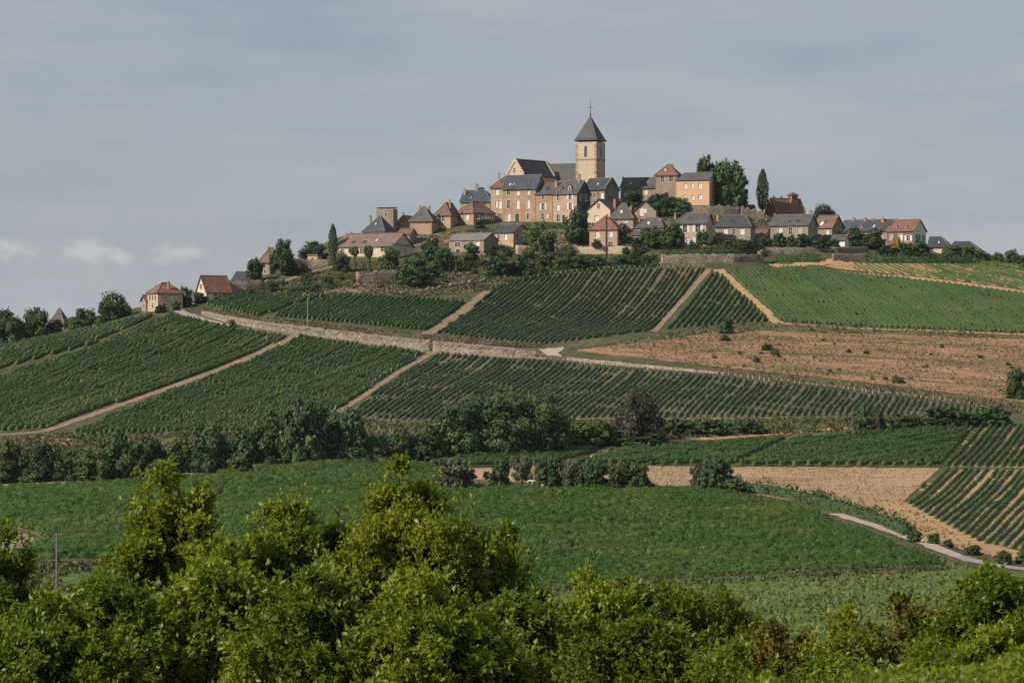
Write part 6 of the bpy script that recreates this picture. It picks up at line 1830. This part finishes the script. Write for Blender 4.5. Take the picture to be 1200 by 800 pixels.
# ------------------------------------------------------------------ foreground trees: limbs, twigs and single leaves
def near_tree_mesh(H, W, seed, lobes, twigs, leaves, leaf=0.120, low=0.12, shoots=26, airy=0.0, depth=0.8, taper=0.35, rs=1.0, nlimb=11, drop=0.34):
    r = np.random.default_rng(seed)
    wood = MB()
    top = H * 0.5
    bend = r.normal(size=2) * 0.15
    wood.tube((0, 0, -0.6), (bend[0], bend[1], top * 0.5), 0.16, 0.12, 7, False)
    wood.tube((bend[0], bend[1], top * 0.5), (bend[0] * 1.6, bend[1], top), 0.12, 0.085, 7, False)
    wood.tube((bend[0] * 1.6, bend[1], top), (bend[0], bend[1] * 2, H * 0.78), 0.085, 0.02, 6, False)
    LV, LN = [], []
    starts, dirs, lens = [], [], []
    limbs = []
    for k in range(nlimb):                                 # boughs of uneven reach; the leaves gather in plumes along them
        an = k * 2.399 + r.uniform(-0.5, 0.5)
        q = 0.46 * math.sqrt((k + 0.3) / nlimb) * r.uniform(0.75, 1.12)
        zt = H * (1.0 - drop * (q / 0.46) ** 1.6) * r.uniform(0.88, 1.0) if k else H * 0.96
        e = np.array([q * W * math.cos(an), q * W * depth * math.sin(an), max(zt, H * (low + 0.15))])
        zs = min(top * 0.95, max(H * 0.12, e[2] - r.uniform(1.2, 2.6)))
        s0 = np.array([bend[0] * zs / top, bend[1] * zs / top, zs])
        m0 = s0 * 0.45 + e * 0.55 + np.array([0, 0, -0.2]) + r.normal(size=3) * 0.15
        wood.tube(s0, m0, 0.055, 0.036, 5, False)
        wood.tube(m0, e * 0.96 + m0 * 0.04, 0.036, 0.010, 5, False)
        limbs.append((s0, m0, e))
    for k in range(lobes):
        s0, m0, e = limbs[k % nlimb]
        t = 0.30 + 0.68 * r.random() ** 0.75
        c = (s0 * (1 - t / 0.55) + m0 * t / 0.55) if t < 0.55 else (m0 * (1 - (t - 0.55) / 0.45) + e * (t - 0.55) / 0.45)
        spread = (0.62 * (1 - t) + 0.16) * rs
        c = c + r.normal(size=3) * np.array([spread, spread, spread * 0.6])
        c[2] = min(c[2], e[2] * 0.985)
        R = r.uniform(0.26, 0.52) * rs
        wood.tube(m0 if t > 0.5 else s0, c, 0.018, 0.008, 4, False)
        d = r.normal(size=(twigs, 3))
        d /= np.linalg.norm(d, axis=1)[:, None]
        outw = c - np.array([0, 0, H * 0.45])
        d = d + np.array([0, 0, 0.35]) + 0.35 * outw / (np.linalg.norm(outw) + 1e-6)
        d /= np.linalg.norm(d, axis=1)[:, None]
        starts.append(c + d * R * r.uniform(0.05, 0.55, twigs)[:, None])
        dirs.append(d); lens.append(R * r.uniform(0.35, 0.75, twigs))
    # upright shoots on the upper outline
    for k in range(shoots):
        a = r.uniform(0, 6.283); q = math.sqrt(r.random()) * 0.42
        z = H * (0.98 - 0.9 * q ** 1.7) * r.uniform(0.84, 1.0)
        d = np.array([0.35 * math.cos(a), 0.35 * math.sin(a), 1.0]) + r.normal(size=3) * 0.2
        d /= np.linalg.norm(d)
        L = r.uniform(0.4, 1.15)
        p = np.array([q * W * math.cos(a), q * W * depth * math.sin(a), z - L * 0.6])
        for _ in range(2):
            starts.append(p[None]); dirs.append(d[None]); lens.append(np.array([L]))
        wood.tube(p - d * 0.5, p, 0.014, 0.010, 4, False)
    S, Dn, Ln = np.concatenate(starts), np.concatenate(dirs), np.concatenate(lens)
    for i in range(0, len(S), 2):
        wood.tube(S[i] - Dn[i] * 0.12, S[i] + Dn[i] * Ln[i] * 0.95, 0.008, 0.003, 3, False)
    n = len(S)
    t = r.uniform(0.12, 1.05, (n, leaves))
    base = S[:, None, :] + Dn[:, None, :] * (Ln[:, None] * t)[..., None] + r.normal(size=(n, leaves, 3)) * 0.03
    ld = Dn[:, None, :] * 0.55 + r.normal(size=(n, leaves, 3)) * 0.62 + np.array([0, 0, 0.12])
    ld /= np.linalg.norm(ld, axis=-1)[..., None]
    base = base.reshape(-1, 3); ld = ld.reshape(-1, 3)
    m = len(base)
    up = np.array([0, 0, 1.0]) + r.normal(size=(m, 3)) * 0.75
    sd = np.cross(ld, up); sd /= np.linalg.norm(sd, axis=1)[:, None] + 1e-9
    nn = np.cross(sd, ld)
    L = leaf * r.uniform(0.6, 1.35, m)[:, None]
    V = np.stack([base, base + ld * L * 0.45 + sd * L * 0.30 + nn * L * 0.10, base + ld * L - nn * L * 0.12, base + ld * L * 0.45 - sd * L * 0.30 + nn * L * 0.10], 1)
    idx = np.arange(m * 4).reshape(-1, 4)
    tris = np.concatenate([idx[:, [0, 1, 2]], idx[:, [0, 2, 3]]])
    crown = mesh_np('crown', V.reshape(-1, 3), None, tris)
    tr = bpy.data.meshes.new('trunk')
    tr.from_pydata(wood.v, [], wood.f); tr.update()
    tr.materials.append(M['bark'])
    return crown, tr
NEAR = {}
def near_proto(key):
    if key not in NEAR:
        spec = {'airy': dict(H=8.6, W=3.6, seed=3, lobes=130, twigs=26, leaves=11, shoots=46, low=0.30, nlimb=9, drop=0.30),
                'full': dict(H=8.6, W=4.5, seed=8, lobes=220, twigs=30, leaves=11, shoots=60, low=0.30, nlimb=15, drop=0.36),
                'slim': dict(H=8.2, W=2.4, seed=21, lobes=84, twigs=26, leaves=11, shoots=34, low=0.30, nlimb=7, drop=0.30),
                'bush': dict(H=5.5, W=4.3, seed=14, lobes=170, twigs=30, leaves=11, shoots=70, low=0.05, nlimb=17, drop=0.42),
                'bush2': dict(H=5.5, W=4.1, seed=33, lobes=160, twigs=30, leaves=11, shoots=60, low=0.05, nlimb=15, drop=0.40),
                'spire': dict(H=5.0, W=1.9, seed=41, lobes=64, twigs=30, leaves=11, shoots=30, low=0.05, leaf=0.105, nlimb=8, drop=0.55)}[key]
        NEAR[key] = (near_tree_mesh(**spec), spec['H'], spec['W'])
    return NEAR[key]
near_mesh = {}
def near_tree(px, toppy, D, key, label, rz, mat='leaf_near', wscale=1.0, cat='tree', name='foreground_tree'):
    (cm, tm), Hm, Wm = near_proto(key)
    mk = (key, mat)
    if mk not in near_mesh:
        if not len(cm.materials): cm.materials.append(None)
        near_mesh[mk] = cm
    X = (px - CX) / FPX * D
    z0 = float(height(X, D))
    ztop = (YH - toppy) / FPX * D
    sc = (ztop - z0) / Hm
    root = empty(name, (X, D, z0), rz)
    root.scale = (wscale * 0.5 * (1 + sc), wscale * 0.5 * (1 + sc), sc)
    tag(root, label, cat, 'foreground trees')
    co = obj('crown', near_mesh[mk], None, root)
    co.material_slots[0].link = 'OBJECT'
    co.material_slots[0].material = M[mat]
    obj('trunk', tm, None, root)
    return root
near_tree(196, 536, 72, 'airy', 'tall open-topped green tree in the left foreground', 0.4, wscale=0.95)
near_tree(330, 556, 74, 'slim', 'slender young tree between the two tallest foreground trees', 1.9)
near_tree(474, 524, 70, 'full', 'tallest and fullest foreground tree left of centre', 2.6, wscale=0.95)
near_tree(395, 585, 75, 'slim', 'slender foreground tree behind the left flank of the fullest tree', 0.2, 'leaf_near_deep')
near_tree(560, 612, 71, 'bush', 'foreground bush tree at the right flank of the fullest tree', 1.1, wscale=0.8)
near_tree(4, 604, 66, 'airy', 'foreground tree cut by the left edge of the picture', 4.0, wscale=0.8)
near_tree(60, 690, 60, 'bush2', 'leafy bush at the lower left corner', 0.7, 'leaf_near')
near_tree(130, 670, 63, 'bush', 'leafy bush below the tall open-topped tree', 2.2, 'leaf_near_deep')
near_tree(260, 640, 64, 'bush2', 'leafy bush filling the gap under the slender young tree', 3.3)
near_tree(370, 660, 61, 'bush', 'leafy bush in front of the fullest foreground tree, left', 5.1, 'leaf_near_deep')
near_tree(500, 668, 60, 'bush2', 'leafy bush in front of the fullest foreground tree, right', 0.9)
near_tree(612, 690, 64, 'bush', 'leafy bush at the bottom centre of the picture', 1.6, 'leaf_near_deep')
near_tree(690, 668, 68, 'bush2', 'rounded leafy bush right of bottom centre with upright shoots', 4.4, wscale=0.95)
near_tree(775, 678, 70, 'bush', 'rounded leafy bush second right of bottom centre', 2.9, 'leaf_near_deep', wscale=0.95)
near_tree(850, 690, 70, 'bush2', 'rounded leafy bush third right of bottom centre', 0.3, wscale=0.8)
near_tree(740, 720, 61, 'bush', 'low leafy bush in front of the rounded bushes', 3.8, 'leaf_near_deep')
near_tree(905, 724, 68, 'spire', 'narrow brown-tinged shrub left of the gap in the foreground', 0.6, 'leaf_near_brown')
near_tree(937, 738, 69, 'spire', 'lowest brown-tinged shrub in the foreground gap', 1.6, 'leaf_near_brown')
near_tree(988, 709, 67, 'spire', 'pointed shrub standing alone in the foreground gap', 2.9, 'leaf_near')
near_tree(1022, 728, 68, 'spire', 'reddish-tinged low shrub right of the pointed shrub', 4.1, 'leaf_near_brown')
near_tree(1063, 692, 67, 'spire', 'tall pointed brown-tinged shrub left of the right-hand tree', 5.0, 'leaf_near_brown', wscale=1.15)
near_tree(1110, 700, 66, 'slim', 'leafy young tree against the left side of the right-hand tree', 0.8)
near_tree(1172, 662, 66, 'bush', 'dense leafy tree at the lower right edge', 2.1, 'leaf_near_deep', wscale=1.05)
near_tree(1225, 690, 64, 'bush2', 'leafy bush cut by the right edge behind the near vines', 5.6)
near_tree(860, 752, 60, 'bush2', 'low leafy bush at the bottom edge right of centre', 1.3)
near_tree(985, 765, 60, 'bush', 'low leafy bush at the bottom edge under the foreground gap', 2.3, 'leaf_near_deep')
near_tree(1085, 752, 60, 'bush2', 'low leafy bush at the bottom edge under the tall pointed shrub', 3.9)

# near vine hedge across the lower right corner
def near_hedge():
    n = 60000
    D = rng.uniform(36, 50, n)
    px = rng.uniform(880, 1290, n)
    X = (px - CX) / FPX * D
    crest = 803 - (px - 940) / 260 * 30 + 5 * np.sin(px * 0.035) + 3 * np.sin(px * 0.11 + 1)
    ztop = (YH - crest) / FPX * D - np.abs(D - 45) * 0.05
    g = height(X, D)
    k = 1 - np.abs(rng.normal(size=n)) * 0.12
    z = ztop - rng.exponential(0.13, n) + rng.normal(size=n) * 0.03
    z = np.maximum(z, g + 0.05)
    base = np.stack([X, D, z], -1)
    r = rng
    ld = r.normal(size=(n, 3)) * 0.7 + np.array([0, -0.15, 0.35]); ld /= np.linalg.norm(ld, axis=1)[:, None]
    up = np.array([0, 0, 1.0]) + r.normal(size=(n, 3)) * 0.6
    sd = np.cross(ld, up); sd /= np.linalg.norm(sd, axis=1)[:, None] + 1e-9
    nn = np.cross(sd, ld)
    L = 0.11 * r.uniform(0.6, 1.3, n)[:, None]
    V = np.stack([base, base + ld * L * 0.45 + sd * L * 0.36 + nn * L * 0.10, base + ld * L - nn * L * 0.12, base + ld * L * 0.45 - sd * L * 0.36 + nn * L * 0.10], 1)
    idx = np.arange(n * 4).reshape(-1, 4)
    c0 = np.array([5.0, 43.0, float(height(5.0, 43.0))])
    root = tag(empty('near_hedge', c0), 'bright leafy hedge sloping across the lower right corner', 'hedge')
    obj('foliage', mesh_np('foliage', V.reshape(-1, 3) - c0, None, np.concatenate([idx[:, [0, 1, 2]], idx[:, [0, 2, 3]]])), M['leaf_near'], root)
    wood = MB()
    for k in range(90):
        d = random.uniform(37, 49); p = random.uniform(890, 1280)
        x = (p - CX) / FPX * d
        g0 = float(height(x, d))
        zt = (YH - (800 - (p - 940) / 260 * 27)) / FPX * d - 0.5
        wood.tube((x - c0[0], d - c0[1], g0 - 0.2 - c0[2]), (x + random.uniform(-.3, .3) - c0[0], d - c0[1], max(zt, g0 + 0.3) - c0[2]), 0.025, 0.01, 4, False)
    wood.build('stems', M['bark'], root)
near_hedge()

# ------------------------------------------------------------------ rough grass of the near meadow, and the haze of the valley
def grass_tufts():
    n = 42000
    px = rng.uniform(560, 1240, n); 
    D = rng.uniform(300, 428, n)
    X = (px - CX) / FPX * D
    keep = rng.random(n) < 0.35 + 0.65 * (np.sin(X * 0.35 + 2 * np.sin(D * 0.09)) * np.sin(D * 0.21 + X * 0.05) > -0.1)
    X, D = X[keep], D[keep]
    m = len(X)
    c = np.stack([X, D, height(X, D) + 0.05], -1)
    h = rng.uniform(0.08, 0.26, m)
    a = rng.uniform(0, 6.283, m)
    w = rng.uniform(0.12, 0.34, m)
    d = np.stack([np.cos(a), np.sin(a), np.zeros(m)], -1)
    lean = rng.normal(size=(m, 3)) * 0.22
    tip = c + np.stack([np.zeros(m), np.zeros(m), h], -1) + lean
    V = np.stack([c - d * w[:, None], c + d * w[:, None], tip], 1)
    return tag(obj('meadow_grass', mesh_np('meadow_grass', V.reshape(-1, 3), None, np.arange(m * 3).reshape(-1, 3)), M['leaf_grass']), 'rough tufted meadow grass behind the foreground bushes', 'grass', kind='stuff')
M['leaf_grass'] = leaf_mat('grass_blades', (0.066, 0.110, 0.024), (0.120, 0.170, 0.040), (0.20, 0.20, 0.065), 0.10, 0.8, 0.2, 0.6, obj_var=0.0)
grass_tufts()

def tufts(name, label, pxpoly, n, size, mat, cat='weeds', D0=None):
    P = path_at(list(pxpoly) + [pxpoly[0]], 20.0)[:-1, :2]
    lo, hi = P.min(0), P.max(0)
    q = rng.uniform(lo, hi, (n * 4, 2))
    inside = np.zeros(len(q), bool)
    for a, b in zip(P, np.roll(P, -1, 0)):
        c = (a[1] > q[:, 1]) != (b[1] > q[:, 1])
        inside ^= c & (q[:, 0] < (b[0] - a[0]) * (q[:, 1] - a[1]) / (b[1] - a[1] + 1e-12) + a[0])
    q = q[inside]
    k = np.sin(q[:, 0] * 0.23 + 2 * np.sin(q[:, 1] * 0.07)) + np.sin(q[:, 1] * 0.31 + 1.5 * np.sin(q[:, 0] * 0.13)) + rng.normal(size=len(q)) * 0.8
    q = q[np.argsort(-k)[:int(len(q) * 0.75)]]
    q = q[rng.permutation(len(q))[:n]]
    m = len(q)
    sz = size * rng.uniform(0.4, 1.5, m) ** 1.3
    c = np.stack([q[:, 0], q[:, 1], height(q[:, 0], q[:, 1]) + 0.1], -1)
    allv = []
    for j in range(3):
        a = rng.uniform(0, 6.283, m)
        d = np.stack([np.cos(a), np.sin(a), np.zeros(m)], -1) * (sz * rng.uniform(0.5, 1.1, m))[:, None]
        tip = c + rng.normal(size=(m, 3)) * 0.3 * sz[:, None]
        tip[:, 2] = c[:, 2] + sz * rng.uniform(0.4, 1.0, m)
        allv.append(np.stack([c - d, c + d, tip], 1))
    V = np.concatenate(allv).reshape(-1, 3)
    return tag(obj(name, mesh_np(name, V, None, np.arange(len(V)).reshape(-1, 3)), M[mat]), label, cat, kind='stuff')
M['weed_dry'] = leaf_mat('dry_weeds', (0.120, 0.090, 0.050), (0.20, 0.150, 0.090), (0.080, 0.085, 0.038), 0.08, 0.6, 0.1, 0.9, obj_var=0.0)
M['weed_green'] = leaf_mat('green_weeds', (0.055, 0.074, 0.026), (0.100, 0.118, 0.044), (0.19, 0.155, 0.080), 0.10, 0.6, 0.1, 0.9, obj_var=0.0)
FALLOW = [(700, 410), (850, 386), (1000, 391), (1205, 398), (1205, 472), (1000, 447), (850, 431), (740, 419)]
tufts('dry_weeds', 'sparse dry weeds scattered over the bare fallow field', FALLOW, 9000, 0.19, 'weed_dry')
tufts('green_weeds', 'green weeds scattered over the bare fallow field', FALLOW, 1300, 0.26, 'weed_green')
tufts('dry_grass', 'dry grass on the strip between fallow field and widest striped vineyard', [(700, 424), (850, 433), (1000, 449), (1210, 474), (1210, 486), (1000, 457), (850, 439)], 3500, 0.36, 'weed_dry', 'grass')
tufts('rough_grass', 'rough green grass on the bank between village and vineyards', [(345, 345), (300, 343), (330, 333), (398, 312), (480, 303), (566, 299), (640, 299), (772, 300), (772, 310), (700, 313), (640, 322), (575, 341), (480, 349)], 9000, 0.42, 'weed_green', 'grass')
tufts('village_grass', 'rough grass and weeds between the village houses', [(486, 280), (566, 268), (640, 264), (700, 262), (760, 258), (800, 254), (866, 254), (900, 258), (985, 268), (1000, 288), (900, 291), (780, 291), (700, 291), (566, 297)], 9000, 0.40, 'weed_green', 'grass')
tufts('rough_grass', 'rough grass at lower left behind the foreground trees around the utility pole', [(-30, 664), (130, 657), (220, 660), (220, 690), (-30, 700)], 3000, 0.34, 'weed_green', 'grass')
tufts('stubble_tufts', 'dry stubble left on the mown sandy field', [(760, 547), (900, 548), (1100, 549), (1058, 588), (990, 594), (900, 580), (840, 573), (760, 570)], 5000, 0.10, 'weed_dry', 'stubble')
tufts('verge_grass', 'rough grass along the foot of the slope vineyards', [(-30, 510), (60, 509), (330, 506), (400, 492), (700, 493), (1000, 490), (1150, 488), (1150, 499), (930, 508), (720, 519), (600, 528), (300, 540), (-30, 560)], 16000, 0.42, 'weed_green', 'grass')
tufts('verge_grass', 'dry grass above the roadside retaining wall', [(236, 366), (240, 361), (300, 371), (400, 382), (505, 393), (640, 404), (620, 408), (505, 400), (400, 388), (300, 377)], 4500, 0.34, 'weed_dry', 'grass')
tufts('verge_grass', 'green grass on the bank line above the fallow field', [(655, 412), (760, 396), (850, 379), (900, 378), (1205, 393), (1205, 398), (1000, 391), (850, 387), (760, 401)], 3500, 0.38, 'weed_green', 'grass')
tufts('verge_grass', 'rough grass strip in front of the big smooth vineyard', [(440, 692), (640, 685), (880, 673), (1128, 660), (1150, 666), (880, 682), (640, 693), (440, 700)], 3500, 0.36, 'weed_green', 'grass')
tufts('verge_grass', 'weeds along the pale lane and the orange soil at lower right', [(985, 592), (1056, 590), (1150, 643), (1205, 652), (1205, 662), (1125, 648), (1010, 606)], 500, 0.2, 'weed_dry', 'grass')

mb = MB()
mb.box(-31000, 31000, -31000, 32000, -34.0, 90.0)
m_, nt_, out_ = new_mat('haze_air')
vol = nd(nt_, 'ShaderNodeVolumePrincipled')
vol.inputs['Color'].default_value = (0.80, 0.88, 1.0, 1)
vol.inputs['Density'].default_value = 0.000025
vol.inputs['Anisotropy'].default_value = 0.2
nt_.links.new(vol.outputs[0], out_.inputs['Volume'])
tag(mb.build('haze', m_), 'thin pale summer haze in the air of the valley', 'haze', kind='stuff')
